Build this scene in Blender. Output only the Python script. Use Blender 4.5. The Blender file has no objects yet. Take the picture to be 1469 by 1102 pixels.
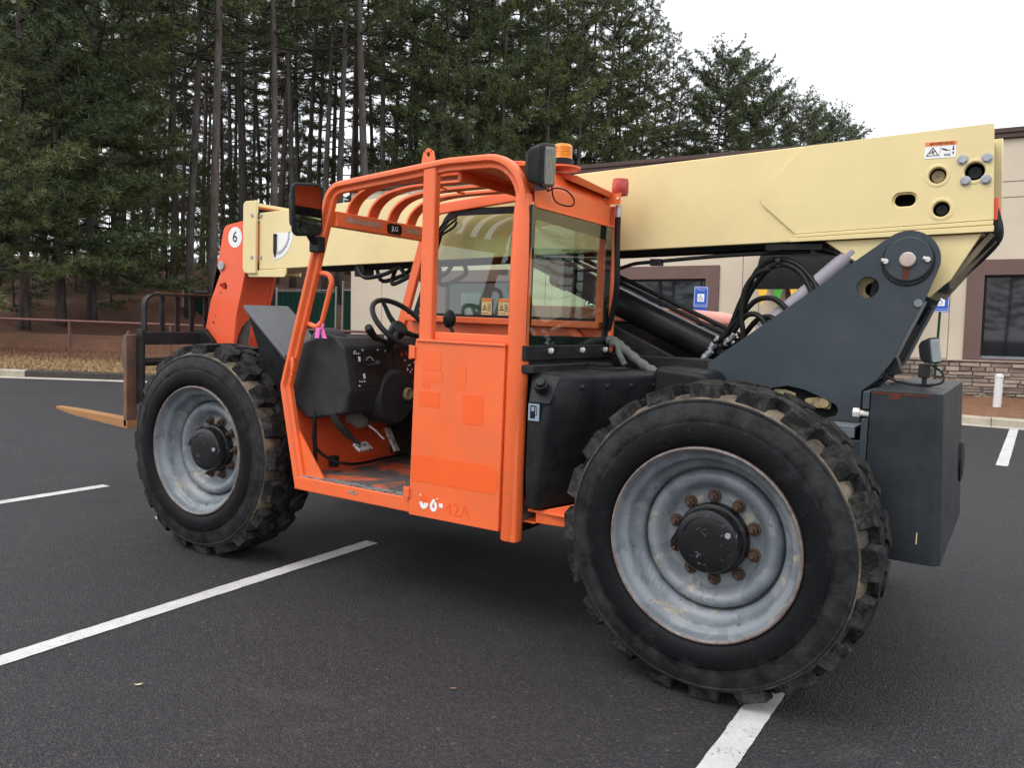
import bpy, bmesh, math, random
from math import sin, cos, pi, radians, sqrt, atan2
from mathutils import Vector, Matrix, noise

random.seed(7)
scene = bpy.context.scene
COL = scene.collection

# ------------------------------------------------------------------ camera
cam_data = bpy.data.cameras.new('camera')
cam = bpy.data.objects.new('camera', cam_data)
COL.objects.link(cam)
cam_data.sensor_width = 36.0
cam_data.sensor_fit = 'HORIZONTAL'
cam_data.lens = 28.376
cam_data.clip_start = 0.05
cam_data.clip_end = 1500
_f = Vector((-0.533, 0.842, -0.0800)).normalized()
_r = Vector((0.843, 0.537, 0.0380)); _r = (_r - _f * _r.dot(_f)).normalized()
_u = _r.cross(_f)
_m = Matrix((_r, _u, -_f)).transposed().to_4x4()
_m.translation = Vector((0.991, -2.963, 1.458))
cam.matrix_world = _m
scene.camera = cam

# ------------------------------------------------------------------ sky, sun, exposure
SUN_EL, SUN_AZ = radians(52), radians(205)      # azimuth measured clockwise from +Y
world = bpy.data.worlds.new('World')
scene.world = world
world.use_nodes = True
wn, wl = world.node_tree.nodes, world.node_tree.links
wn.clear()
w_out = wn.new('ShaderNodeOutputWorld')
w_bg = wn.new('ShaderNodeBackground')
w_sky = wn.new('ShaderNodeTexSky')
w_sky.sky_type = 'NISHITA'
w_sky.sun_disc = False
w_sky.sun_elevation = SUN_EL
w_sky.sun_rotation = SUN_AZ
w_sky.air_density = 1.0
w_sky.dust_density = 3.0
w_hs = wn.new('ShaderNodeHueSaturation'); w_hs.inputs['Saturation'].default_value = 0.45
w_tc = wn.new('ShaderNodeTexCoord')
w_nz = wn.new('ShaderNodeTexNoise'); w_nz.inputs['Scale'].default_value = 2.2; w_nz.inputs['Detail'].default_value = 5
w_rp = wn.new('ShaderNodeValToRGB')
w_rp.color_ramp.elements[0].position = 0.3; w_rp.color_ramp.elements[0].color = (13.5, 14.2, 15.6, 1)
w_rp.color_ramp.elements[1].position = 0.68; w_rp.color_ramp.elements[1].color = (20, 20.2, 20.8, 1)
w_mx = wn.new('ShaderNodeMix'); w_mx.data_type = 'RGBA'; w_mx.inputs[0].default_value = 0.82
wl.new(w_sky.outputs[0], w_hs.inputs['Color'])
wl.new(w_tc.outputs['Generated'], w_nz.inputs['Vector'])
wl.new(w_nz.outputs['Fac'], w_rp.inputs[0])
wl.new(w_hs.outputs[0], w_mx.inputs[6]); wl.new(w_rp.outputs[0], w_mx.inputs[7])
wl.new(w_mx.outputs[2], w_bg.inputs['Color'])
w_bg.inputs['Strength'].default_value = 0.10
wl.new(w_bg.outputs[0], w_out.inputs['Surface'])

sun_d = bpy.data.lights.new('sun', 'SUN')
sun_d.energy = 1.1
sun_d.angle = radians(28)
sun_d.color = (1.0, 0.96, 0.90)
sun = bpy.data.objects.new('sun', sun_d)
COL.objects.link(sun)
_sd = Vector((sin(SUN_AZ) * cos(SUN_EL), cos(SUN_AZ) * cos(SUN_EL), sin(SUN_EL)))
sun.rotation_euler = _sd.to_track_quat('Z', 'Y').to_euler()

scene.view_settings.view_transform = 'Standard'
scene.view_settings.look = 'None'
scene.view_settings.exposure = 0.22
scene.view_settings.gamma = 1.0
scene.view_settings.use_curve_mapping = False
scene.cycles.max_bounces = 8
scene.cycles.transparent_max_bounces = 24
scene.cycles.use_denoising = True

# ================================================================== materials
MATS = {}
def new_mat(name):
    m = bpy.data.materials.new(name); m.use_nodes = True
    MATS[name] = m
    return m, m.node_tree.nodes, m.node_tree.links, m.node_tree.nodes['Principled BSDF']
def nd(n, t, **kw):
    o = n.new(t)
    for k, v in kw.items():
        if k in o.inputs: o.inputs[k].default_value = v
        else: setattr(o, k, v)
    return o
def ramp(n, p0, p1, c0=(0, 0, 0, 1), c1=(1, 1, 1, 1)):
    r = n.new('ShaderNodeValToRGB'); e = r.color_ramp.elements
    e[0].position = p0; e[0].color = c0; e[1].position = p1; e[1].color = c1
    return r
def mixc(n, l, fac, a, b):
    m = n.new('ShaderNodeMix'); m.data_type = 'RGBA'
    for s, v in ((0, fac), (6, a), (7, b)):
        if isinstance(v, (int, float)): m.inputs[s].default_value = v
        elif isinstance(v, tuple): m.inputs[s].default_value = (*v[:3], 1)
        else: l.new(v, m.inputs[s])
    return m.outputs[2]
def coat(name, col, rough=0.5, var=0.12, scale=3.0, dirt=None, dirt_amt=0.25, dirt_scale=6.0, wear=None, wear_amt=0.0,
         wear_scale=9.0, metal=0.0, bump=0.06, bump_scale=90.0, spec=0.5, stretch=(1, 1, 1), fine=True):
    """painted or moulded surface: two scales of tone variation, dirt film, chipped patches, fine relief"""
    m, n, l, p = new_mat(name)
    tc = n.new('ShaderNodeTexCoord'); mp = n.new('ShaderNodeMapping'); mp.inputs['Scale'].default_value = stretch
    l.new(tc.outputs['Object'], mp.inputs[0])
    nz = nd(n, 'ShaderNodeTexNoise', Scale=scale, Detail=6.0, Roughness=0.6); l.new(mp.outputs[0], nz.inputs['Vector'])
    r1 = ramp(n, 0.3, 0.7); l.new(nz.outputs['Fac'], r1.inputs[0])
    lo = tuple(c * (1 - var) for c in col); hi = tuple(min(1, c * (1 + var)) for c in col)
    c = mixc(n, l, r1.outputs[0], lo, hi)
    if dirt:
        n2 = nd(n, 'ShaderNodeTexNoise', Scale=dirt_scale, Detail=9.0, Roughness=0.7); l.new(mp.outputs[0], n2.inputs['Vector'])
        r2 = ramp(n, 0.42, 0.78, c1=(dirt_amt * 2,) * 3 + (1,)); l.new(n2.outputs['Fac'], r2.inputs[0])
        c = mixc(n, l, r2.outputs[0], c, dirt)
    if wear:
        n3 = nd(n, 'ShaderNodeTexNoise', Scale=wear_scale, Detail=10.0, Roughness=0.65, Distortion=0.6); l.new(mp.outputs[0], n3.inputs['Vector'])
        t = 0.78 - wear_amt
        r3 = ramp(n, t, t + 0.03); l.new(n3.outputs['Fac'], r3.inputs[0])
        c = mixc(n, l, r3.outputs[0], c, wear)
    l.new(c, p.inputs['Base Color'])
    p.inputs['Metallic'].default_value = metal
    p.inputs['Specular IOR Level'].default_value = spec if max(col) > 0.10 else min(spec, 0.17)
    n4 = nd(n, 'ShaderNodeTexNoise', Scale=scale * 2.5, Detail=5.0); l.new(mp.outputs[0], n4.inputs['Vector'])
    mr = nd(n, 'ShaderNodeMapRange'); mr.inputs[3].default_value = max(0.03, rough - 0.12); mr.inputs[4].default_value = min(1, rough + 0.14)
    l.new(n4.outputs['Fac'], mr.inputs[0]); l.new(mr.outputs[0], p.inputs['Roughness'])
    if bump:
        n5 = nd(n, 'ShaderNodeTexNoise', Scale=bump_scale, Detail=4.0); l.new(tc.outputs['Object'], n5.inputs['Vector'])
        b = nd(n, 'ShaderNodeBump', Strength=bump, Distance=0.01); l.new(n5.outputs['Fac'], b.inputs['Height'])
        l.new(b.outputs[0], p.inputs['Normal'])
    return m

ORANGE_C = (0.82, 0.140, 0.036)
coat('orange', ORANGE_C, 0.36, 0.06, 2.2, dirt=(0.50, 0.14, 0.06), dirt_amt=0.22, dirt_scale=3.5, wear=(0.62, 0.40, 0.30), wear_amt=0.075, wear_scale=17, bump=0.035, bump_scale=30)
coat('orange_floor', (0.62, 0.10, 0.03), 0.6, 0.2, 5, dirt=(0.16, 0.14, 0.12), dirt_amt=0.45, dirt_scale=5, wear=(0.10, 0.09, 0.085), wear_amt=0.30, wear_scale=4.5, bump=0.08)
coat('orange_fresh', (0.82, 0.112, 0.020), 0.34, 0.04, 3, bump=0.02)
coat('orange_boom', (0.82, 0.105, 0.032), 0.42, 0.08, 3, dirt=(0.42, 0.12, 0.05), dirt_amt=0.22, wear=(0.09, 0.03, 0.02), wear_amt=0.04, wear_scale=8, bump=0.04)
coat('orange_hood_glare', (0.82, 0.30, 0.22), 0.5, 0.05, 2)  # orange hood paled to pink: its overexposed glare is put into the colour
coat('cream', (0.74, 0.605, 0.300), 0.40, 0.04, 1.3, dirt=(0.50, 0.38, 0.19), dirt_amt=0.17, dirt_scale=2.2, wear=(0.36, 0.20, 0.10), wear_amt=0.068, wear_scale=26, bump=0.02, bump_scale=40)
coat('cream_worn', (0.16, 0.125, 0.07), 0.5, 0.12, 4, dirt=(0.12, 0.09, 0.06), dirt_amt=0.35, wear=(0.22, 0.05, 0.02), wear_amt=0.12, wear_scale=7)
coat('grey_paint', (0.044, 0.056, 0.065), 0.44, 0.10, 1.8, dirt=(0.085, 0.092, 0.098), dirt_amt=0.26, dirt_scale=3.0, wear=(0.22, 0.23, 0.235), wear_amt=0.072, wear_scale=38, bump=0.035, bump_scale=160)
coat('grey_rusty', (0.022, 0.026, 0.031), 0.46, 0.12, 2.2, dirt=(0.055, 0.057, 0.06), dirt_amt=0.3, wear=(0.10, 0.05, 0.026), wear_amt=0.085, wear_scale=11, bump=0.05, bump_scale=120)
coat('grey_edge', (0.16, 0.185, 0.205), 0.45, 0.15, 6, bump=0.03)
coat('fender_grey', (0.085, 0.092, 0.105), 0.5, 0.08, 3, bump=0.02)
coat('black_plastic', (0.011, 0.012, 0.0135), 0.42, 0.15, 3, dirt=(0.06, 0.06, 0.06), dirt_amt=0.2, bump=0.10, bump_scale=260)
coat('dash_plastic', (0.022, 0.023, 0.026), 0.5, 0.15, 3, dirt=(0.06, 0.058, 0.055), dirt_amt=0.2, bump=0.10, bump_scale=260)
coat('black_metal', (0.014, 0.014, 0.015), 0.4, 0.2, 4, dirt=(0.06, 0.055, 0.05), dirt_amt=0.25, wear=(0.12, 0.06, 0.035), wear_amt=0.05, wear_scale=9)
coat('cylinder_black', (0.010, 0.010, 0.012), 0.30, 0.15, 4, dirt=(0.04, 0.04, 0.045), dirt_amt=0.2)
coat('rubber_hose', (0.012, 0.012, 0.012), 0.45, 0.2, 8)
coat('hose_sleeve', (0.13, 0.13, 0.12), 0.8, 0.3, 20, bump=0.3, bump_scale=120)
coat('fitting', (0.42, 0.43, 0.45), 0.38, 0.2, 12, metal=0.6)
coat('lilac_tube', (0.30, 0.28, 0.32), 0.5, 0.08, 6)
coat('bolt_zinc', (0.36, 0.38, 0.41), 0.42, 0.2, 20, metal=0.4, dirt=(0.2, 0.17, 0.13))
coat('bolt_white', (0.62, 0.60, 0.56), 0.5, 0.2, 20)
coat('brass', (0.32, 0.25, 0.13), 0.5, 0.25, 14, dirt=(0.12, 0.09, 0.05), dirt_amt=0.4)
coat('pin_steel', (0.50, 0.46, 0.42), 0.4, 0.15, 14, dirt=(0.28, 0.13, 0.07), dirt_amt=0.5, dirt_scale=18)
coat('rust_stain', (0.10, 0.028, 0.016), 0.6, 0.3, 30)
coat('rusty_nut', (0.075, 0.052, 0.042), 0.7, 0.35, 40, dirt=(0.115, 0.058, 0.035), dirt_amt=0.5, dirt_scale=40, bump=0.2, bump_scale=220)
coat('fork_rust', (0.16, 0.075, 0.04), 0.65, 0.3, 6, dirt=(0.05, 0.045, 0.045), dirt_amt=0.45, dirt_scale=5, bump=0.12, bump_scale=70)
coat('tine_rust', (0.36, 0.17, 0.055), 0.6, 0.25, 6, dirt=(0.16, 0.08, 0.03), dirt_amt=0.35, bump=0.08)
coat('worn_pedal', (0.34, 0.33, 0.32), 0.45, 0.3, 30, metal=0.4, wear=(0.03, 0.03, 0.03), wear_amt=0.25, wear_scale=40)
coat('hollow_shade', (0.006, 0.006, 0.006), 0.8, 0.1, 3, bump=0)  # near-black colour standing in for the shade inside hollows
coat('white_print', (0.78, 0.78, 0.76), 0.45, 0.05, 6, bump=0)
coat('black_print', (0.012, 0.012, 0.012), 0.5, 0.05, 6, bump=0)
coat('orange_print', (0.75, 0.20, 0.04), 0.5, 0.05, 6, bump=0)
coat('yellow_print', (0.62, 0.50, 0.22), 0.5, 0.1, 20, bump=0)
coat('label_worn', (0.42, 0.24, 0.15), 0.55, 0.35, 60, bump=0)
coat('fuel_blue', (0.22, 0.29, 0.36), 0.5, 0.08, 12, bump=0)
coat('red_print', (0.35, 0.03, 0.02), 0.5, 0.2, 20, bump=0)
coat('pink_ribbon', (0.78, 0.16, 0.50), 0.6, 0.1, 20, bump=0.02)
coat('red_lens', (0.42, 0.030, 0.018), 0.28, 0.2, 25, dirt=(0.40, 0.13, 0.09), dirt_amt=0.3, dirt_scale=20)
coat('seat_vinyl', (0.018, 0.018, 0.019), 0.5, 0.2, 6)
coat('stucco', (0.56, 0.485, 0.375), 0.85, 0.05, 0.8, dirt=(0.46, 0.39, 0.30), dirt_amt=0.15, dirt_scale=1.0, bump=0.25, bump_scale=60)
coat('brown_trim', (0.135, 0.079, 0.068), 0.75, 0.10, 1.2, dirt=(0.10, 0.065, 0.055), dirt_amt=0.2, bump=0.2, bump_scale=70)
coat('coping_brown', (0.085, 0.055, 0.048), 0.55, 0.1, 1.0)
coat('window_metal', (0.016, 0.013, 0.014), 0.5, 0.1, 3)
coat('awning', (0.010, 0.010, 0.011), 0.8, 0.15, 2, bump=0.1, bump_scale=40)
coat('pennant_yellow', (0.80, 0.45, 0.03), 0.7, 0.1, 3, bump=0)
coat('pennant_green', (0.05, 0.30, 0.03), 0.7, 0.1, 3, bump=0)
coat('sign_blue', (0.012, 0.085, 0.42), 0.45, 0.06, 3, bump=0)
coat('post_green', (0.012, 0.035, 0.020), 0.5, 0.2, 10)
coat('bollard_white', (0.62, 0.62, 0.62), 0.5, 0.08, 4, dirt=(0.35, 0.33, 0.30), dirt_amt=0.2)
coat('rail_red', (0.115, 0.046, 0.036), 0.6, 0.2, 3)
coat('galvanised', (0.30, 0.31, 0.32), 0.45, 0.15, 8, metal=0.5)
coat('privacy_mesh', (0.006, 0.030, 0.020), 0.75, 0.2, 4, bump=0.3, bump_scale=60)
coat('concrete_kerb', (0.40, 0.355, 0.275), 0.85, 0.15, 2.5, dirt=(0.17, 0.145, 0.11), dirt_amt=0.4, dirt_scale=2.0, bump=0.25, bump_scale=60)
coat('concrete_dark', (0.055, 0.048, 0.042), 0.85, 0.2, 3, bump=0.25, bump_scale=60)
coat('gutter', (0.42, 0.385, 0.33), 0.85, 0.1, 2.0, dirt=(0.28, 0.25, 0.20), dirt_amt=0.3, bump=0.2, bump_scale=60)
coat('leaf_brown', (0.25, 0.13, 0.06), 0.8, 0.3, 30)
coat('leaf_pale', (0.50, 0.43, 0.30), 0.8, 0.3, 30)
for i, c in enumerate([(0.30, 0.235, 0.185), (0.235, 0.185, 0.15), (0.36, 0.295, 0.235), (0.27, 0.225, 0.20), (0.19, 0.15, 0.125)]):
    coat('stone_%d' % i, c, 0.9, 0.18, 5, dirt=tuple(x * 0.55 for x in c), dirt_amt=0.3, dirt_scale=9, bump=0.5, bump_scale=35)

def mat_rubber():
    m, n, l, p = new_mat('tyre_rubber')
    tc = n.new('ShaderNodeTexCoord')
    sx = n.new('ShaderNodeSeparateXYZ'); l.new(tc.outputs['Object'], sx.inputs[0])
    cx = n.new('ShaderNodeCombineXYZ'); l.new(sx.outputs[0], cx.inputs[0]); l.new(sx.outputs[2], cx.inputs[1])
    ln = nd(n, 'ShaderNodeVectorMath', operation='LENGTH'); l.new(cx.outputs[0], ln.inputs[0])
    nz = nd(n, 'ShaderNodeTexNoise', Scale=9.0, Detail=10.0, Roughness=0.72); l.new(tc.outputs['Object'], nz.inputs['Vector'])
    # road film clings to the outer half of the sidewall
    mr = nd(n, 'ShaderNodeMapRange'); mr.inputs[1].default_value = .455; mr.inputs[2].default_value = .50; mr.inputs[3].default_value = -.10; mr.inputs[4].default_value = .12
    l.new(ln.outputs['Value'], mr.inputs[0])
    ad = nd(n, 'ShaderNodeMath', operation='ADD'); l.new(nz.outputs['Fac'], ad.inputs[0]); l.new(mr.outputs[0], ad.inputs[1])
    r = ramp(n, 0.46, 0.80); l.new(ad.outputs[0], r.inputs[0])
    c = mixc(n, l, r.outputs[0], (0.0055, 0.0058, 0.0070), (0.036, 0.0365, 0.038))
    n2 = nd(n, 'ShaderNodeTexNoise', Scale=34.0, Detail=9.0, Roughness=0.78); l.new(tc.outputs['Object'], n2.inputs['Vector'])
    r2 = ramp(n, 0.645, 0.72, c1=(0.6, 0.6, 0.6, 1)); l.new(n2.outputs['Fac'], r2.inputs[0])
    c = mixc(n, l, r2.outputs[0], c, (0.12, 0.115, 0.10))
    n6 = nd(n, 'ShaderNodeTexNoise', Scale=5.0, Detail=10.0, Roughness=0.7, Distortion=1.2); l.new(tc.outputs['Object'], n6.inputs['Vector'])
    r6 = ramp(n, 0.60, 0.70, c1=(0.35, 0.35, 0.35, 1)); l.new(n6.outputs['Fac'], r6.inputs[0])
    c = mixc(n, l, r6.outputs[0], c, (0.075, 0.07, 0.062))
    l.new(c, p.inputs['Base Color'])
    p.inputs['Roughness'].default_value = 0.55; p.inputs['Specular IOR Level'].default_value = 0.13
    n3 = nd(n, 'ShaderNodeTexNoise', Scale=90.0, Detail=6.0); l.new(tc.outputs['Object'], n3.inputs['Vector'])
    b = nd(n, 'ShaderNodeBump', Strength=0.22, Distance=0.01); l.new(n3.outputs['Fac'], b.inputs['Height']); l.new(b.outputs[0], p.inputs['Normal'])
    m, n, l, p = new_mat('tread_rubber')
    tc = n.new('ShaderNodeTexCoord')
    nz = nd(n, 'ShaderNodeTexNoise', Scale=13.0, Detail=10.0, Roughness=0.75, Distortion=0.4); l.new(tc.outputs['Object'], nz.inputs['Vector'])
    r = ramp(n, 0.44, 0.64); l.new(nz.outputs['Fac'], r.inputs[0])
    c = mixc(n, l, r.outputs[0], (0.0085, 0.0085, 0.0092), (0.056, 0.053, 0.048))
    n2 = nd(n, 'ShaderNodeTexNoise', Scale=30.0, Detail=9.0, Roughness=0.8); l.new(tc.outputs['Object'], n2.inputs['Vector'])
    r2 = ramp(n, 0.61, 0.70, c1=(0.6, 0.6, 0.6, 1)); l.new(n2.outputs['Fac'], r2.inputs[0])
    c = mixc(n, l, r2.outputs[0], c, (0.15, 0.135, 0.11))
    l.new(c, p.inputs['Base Color']); p.inputs['Roughness'].default_value = 0.8; p.inputs['Specular IOR Level'].default_value = 0.12
    n3 = nd(n, 'ShaderNodeTexNoise', Scale=60.0, Detail=7.0); l.new(tc.outputs['Object'], n3.inputs['Vector'])
    b = nd(n, 'ShaderNodeBump', Strength=0.5, Distance=0.012); l.new(n3.outputs['Fac'], b.inputs['Height']); l.new(b.outputs[0], p.inputs['Normal'])
    coat('tread_mud', (0.060, 0.053, 0.044), 0.9, 0.5, 14, dirt=(0.34, 0.26, 0.17), dirt_amt=0.42, dirt_scale=10, bump=0.6, bump_scale=70)
mat_rubber()

def mat_rim():
    m, n, l, p = new_mat('rim_paint')
    tc = n.new('ShaderNodeTexCoord')
    nz = nd(n, 'ShaderNodeTexNoise', Scale=7.0, Detail=8.0, Roughness=0.65, Distortion=0.5); l.new(tc.outputs['Object'], nz.inputs['Vector'])
    r = ramp(n, 0.485, 0.515); l.new(nz.outputs['Fac'], r.inputs[0])
    c = mixc(n, l, r.outputs[0], (0.132, 0.151, 0.167), (0.182, 0.200, 0.218))
    n2 = nd(n, 'ShaderNodeTexNoise', Scale=5.0, Detail=11.0, Roughness=0.66, Distortion=0.9); l.new(tc.outputs['Object'], n2.inputs['Vector'])
    r2 = ramp(n, 0.600, 0.635, c1=(0.75, 0.75, 0.75, 1)); l.new(n2.outputs['Fac'], r2.inputs[0])
    c = mixc(n, l, r2.outputs[0], c, (0.33, 0.295, 0.215))
    n3 = nd(n, 'ShaderNodeTexNoise', Scale=24.0, Detail=10.0, Roughness=0.7); l.new(tc.outputs['Object'], n3.inputs['Vector'])
    r3 = ramp(n, 0.64, 0.67); l.new(n3.outputs['Fac'], r3.inputs[0])
    c = mixc(n, l, r3.outputs[0], c, (0.07, 0.06, 0.055))
    l.new(c, p.inputs['Base Color']); p.inputs['Roughness'].default_value = 0.42
    b = nd(n, 'ShaderNodeBump', Strength=0.15, Distance=0.004); l.new(r2.outputs[0], b.inputs['Height']); l.new(b.outputs[0], p.inputs['Normal'])
    coat('rim_edge', (0.20, 0.17, 0.155), 0.6, 0.3, 14, dirt=(0.07, 0.035, 0.025), dirt_amt=0.5, dirt_scale=30, bump=0.2)
    m, n, l, p = new_mat('hub_black')
    tc = n.new('ShaderNodeTexCoord')
    n2 = nd(n, 'ShaderNodeTexNoise', Scale=14.0, Detail=9.0, Roughness=0.7, Distortion=1.5); l.new(tc.outputs['Object'], n2.inputs['Vector'])
    r2 = ramp(n, 0.635, 0.66); l.new(n2.outputs['Fac'], r2.inputs[0])
    c = mixc(n, l, r2.outputs[0], (0.007, 0.007, 0.008), (0.16, 0.16, 0.17))
    vs = nd(n, 'ShaderNodeTexVoronoi', Scale=17.0); vs.feature = 'DISTANCE_TO_EDGE'; l.new(tc.outputs['Object'], vs.inputs['Vector'])
    rs = ramp(n, 0.006, 0.016, c0=(1, 1, 1, 1), c1=(0, 0, 0, 1)); l.new(vs.outputs['Distance'], rs.inputs[0])
    n7 = nd(n, 'ShaderNodeTexNoise', Scale=30.0, Detail=3.0); l.new(tc.outputs['Object'], n7.inputs['Vector'])
    r7 = ramp(n, 0.60, 0.64); l.new(n7.outputs['Fac'], r7.inputs[0])
    ms = nd(n, 'ShaderNodeMath', operation='MULTIPLY'); l.new(rs.outputs[0], ms.inputs[0]); l.new(r7.outputs[0], ms.inputs[1])
    c = mixc(n, l, ms.outputs[0], c, (0.10, 0.10, 0.105))      # scratches
    l.new(c, p.inputs['Base Color']); p.inputs['Roughness'].default_value = 0.3
mat_rim()

def mat_glass(name, tint, spec_mul=1.0, rough=0.0):
    m, n, l, p = new_mat(name)
    n.remove(p)
    out = [x for x in n if x.type == 'OUTPUT_MATERIAL'][0]
    t = nd(n, 'ShaderNodeBsdfTransparent'); t.inputs['Color'].default_value = (*tint, 1)
    g = nd(n, 'ShaderNodeBsdfGlossy'); g.inputs['Roughness'].default_value = rough; g.inputs['Color'].default_value = (1, 1, 1, 1)
    fr = nd(n, 'ShaderNodeFresnel', IOR=1.5)
    mu = nd(n, 'ShaderNodeMath', operation='MULTIPLY'); mu.inputs[1].default_value = spec_mul
    mx = n.new('ShaderNodeMixShader')
    ge = n.new('ShaderNodeNewGeometry'); inv = nd(n, 'ShaderNodeMath', operation='SUBTRACT'); inv.inputs[0].default_value = 1.0; l.new(ge.outputs['Backfacing'], inv.inputs[1])
    m2 = nd(n, 'ShaderNodeMath', operation='MULTIPLY'); l.new(inv.outputs[0], m2.inputs[1])     # each pane mirrors at its outer face only
    l.new(fr.outputs[0], mu.inputs[0]); l.new(mu.outputs[0], m2.inputs[0]); l.new(m2.outputs[0], mx.inputs[0]); l.new(t.outputs[0], mx.inputs[1]); l.new(g.outputs[0], mx.inputs[2])
    l.new(mx.outputs[0], out.inputs['Surface'])
mat_glass('cab_glass', (0.84, 0.93, 0.865), 1.7)
mat_glass('lamp_glass', (0.93, 0.95, 0.96))

def plain(name, col, rough, metal=0.0, **kw):
    m, n, l, p = new_mat(name)
    p.inputs['Base Color'].default_value = (*col, 1); p.inputs['Roughness'].default_value = rough; p.inputs['Metallic'].default_value = metal
    for k, v in kw.items(): p.inputs[k.replace('_', ' ')].default_value = v
    return m
plain('mirror_glass', (0.85, 0.87, 0.88), 0.02, 1.0)
plain('window_glass', (0.010, 0.012, 0.014), 0.03, 0.0)
plain('amber_lens', (0.95, 0.32, 0.015), 0.22, 0.0, Transmission_Weight=0.35, IOR=1.45)
plain('lamp_reflector', (0.26, 0.28, 0.28), 0.35, 0.15)

def mat_ground():
    # asphalt
    m, n, l, p = new_mat('asphalt')
    tc = n.new('ShaderNodeTexCoord')
    big = nd(n, 'ShaderNodeTexNoise', Scale=0.55, Detail=7.0, Roughness=0.6); l.new(tc.outputs['Object'], big.inputs['Vector'])
    rb = ramp(n, 0.33, 0.70); l.new(big.outputs['Fac'], rb.inputs[0])
    c = mixc(n, l, rb.outputs[0], (0.0180, 0.0163, 0.0190), (0.0275, 0.0248, 0.0278))
    ag = nd(n, 'ShaderNodeTexVoronoi', Scale=130.0); l.new(tc.outputs['Object'], ag.inputs['Vector'])
    sepc = n.new('ShaderNodeSeparateColor'); l.new(ag.outputs['Color'], sepc.inputs[0])
    ra = ramp(n, 0.45, 1.0, c1=(0.9, 0.9, 0.9, 1)); l.new(sepc.outputs[0], ra.inputs[0])
    c = mixc(n, l, ra.outputs[0], c, (0.056, 0.050, 0.052))
    ag2 = nd(n, 'ShaderNodeTexNoise', Scale=48.0, Detail=6.0, Roughness=0.8); l.new(tc.outputs['Object'], ag2.inputs['Vector'])
    rg2 = ramp(n, 0.38, 0.64, c0=(0.74, 0.74, 0.74, 1), c1=(1.16, 1.16, 1.16, 1)); l.new(ag2.outputs['Fac'], rg2.inputs[0])
    mg = n.new('ShaderNodeMix'); mg.data_type = 'RGBA'; mg.blend_type = 'MULTIPLY'; mg.inputs[0].default_value = 1.0
    l.new(c, mg.inputs[6]); l.new(rg2.outputs[0], mg.inputs[7]); c = mg.outputs[2]
    sp = nd(n, 'ShaderNodeTexVoronoi', Scale=95.0); l.new(tc.outputs['Object'], sp.inputs['Vector'])
    sps = n.new('ShaderNodeSeparateColor'); l.new(sp.outputs['Color'], sps.inputs[0])
    rs = ramp(n, 0.993, 0.996, c1=(0.35, 0.35, 0.35, 1)); l.new(sps.outputs[1], rs.inputs[0])
    c = mixc(n, l, rs.outputs[0], c, (0.20, 0.16, 0.13))
    du = nd(n, 'ShaderNodeTexNoise', Scale=2.6, Detail=10.0, Roughness=0.72, Distortion=0.8); l.new(tc.outputs['Object'], du.inputs['Vector'])
    rd = ramp(n, 0.58, 0.78, c1=(0.5, 0.5, 0.5, 1)); l.new(du.outputs['Fac'], rd.inputs[0])
    c = mixc(n, l, rd.outputs[0], c, (0.085, 0.075, 0.068))
    ok = nd(n, 'ShaderNodeTexNoise', Scale=1.3, Detail=6.0, Distortion=0.4); l.new(tc.outputs['Object'], ok.inputs['Vector'])
    ro = ramp(n, 0.62, 0.72, c1=(0.55, 0.55, 0.55, 1)); l.new(ok.outputs['Fac'], ro.inputs[0])
    c = mixc(n, l, ro.outputs[0], c, (0.015, 0.014, 0.015))
    l.new(c, p.inputs['Base Color']); p.inputs['Roughness'].default_value = 0.72
    p.inputs['Specular IOR Level'].default_value = 0.35
    b = nd(n, 'ShaderNodeBump', Strength=0.8, Distance=0.008); l.new(ag.outputs['Distance'], b.inputs['Height']); l.new(b.outputs[0], p.inputs['Normal'])
    # road paint
    m, n, l, p = new_mat('road_paint')
    tc = n.new('ShaderNodeTexCoord')
    a = nd(n, 'ShaderNodeTexNoise', Scale=3.0, Detail=10.0, Roughness=0.75); l.new(tc.outputs['Object'], a.inputs['Vector'])
    ra = ramp(n, 0.35, 0.65); l.new(a.outputs['Fac'], ra.inputs[0])
    c = mixc(n, l, ra.outputs[0], (0.42, 0.41, 0.395), (0.60, 0.59, 0.57))
    g = nd(n, 'ShaderNodeTexVoronoi', Scale=170.0); l.new(tc.outputs['Object'], g.inputs['Vector'])
    g2 = nd(n, 'ShaderNodeTexNoise', Scale=9.0, Detail=9.0, Roughness=0.8); l.new(tc.outputs['Object'], g2.inputs['Vector'])
    sepc = n.new('ShaderNodeSeparateColor'); l.new(g.outputs['Color'], sepc.inputs[0])
    mm = nd(n, 'ShaderNodeMath', operation='MULTIPLY'); l.new(sepc.outputs[0], mm.inputs[0]); l.new(g2.outputs['Fac'], mm.inputs[1])
    rw = ramp(n, 0.475, 0.53, c1=(0.75, 0.75, 0.75, 1)); l.new(mm.outputs[0], rw.inputs[0])
    c = mixc(n, l, rw.outputs[0], c, (0.08, 0.075, 0.07))
    l.new(c, p.inputs['Base Color']); p.inputs['Roughness'].default_value = 0.8
    b = nd(n, 'ShaderNodeBump', Strength=0.4, Distance=0.004); l.new(g.outputs['Distance'], b.inputs['Height']); l.new(b.outputs[0], p.inputs['Normal'])
    # forest floor: dry grass near the kerb, pine straw and dark mulch farther in
    m, n, l, p = new_mat('pine_straw')
    tc = n.new('ShaderNodeTexCoord')
    a = nd(n, 'ShaderNodeTexNoise', Scale=0.9, Detail=9.0, Roughness=0.7); l.new(tc.outputs['Object'], a.inputs['Vector'])
    ra = ramp(n, 0.35, 0.65); l.new(a.outputs['Fac'], ra.inputs[0])
    c = mixc(n, l, ra.outputs[0], (0.082, 0.035, 0.020), (0.150, 0.066, 0.034))
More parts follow.
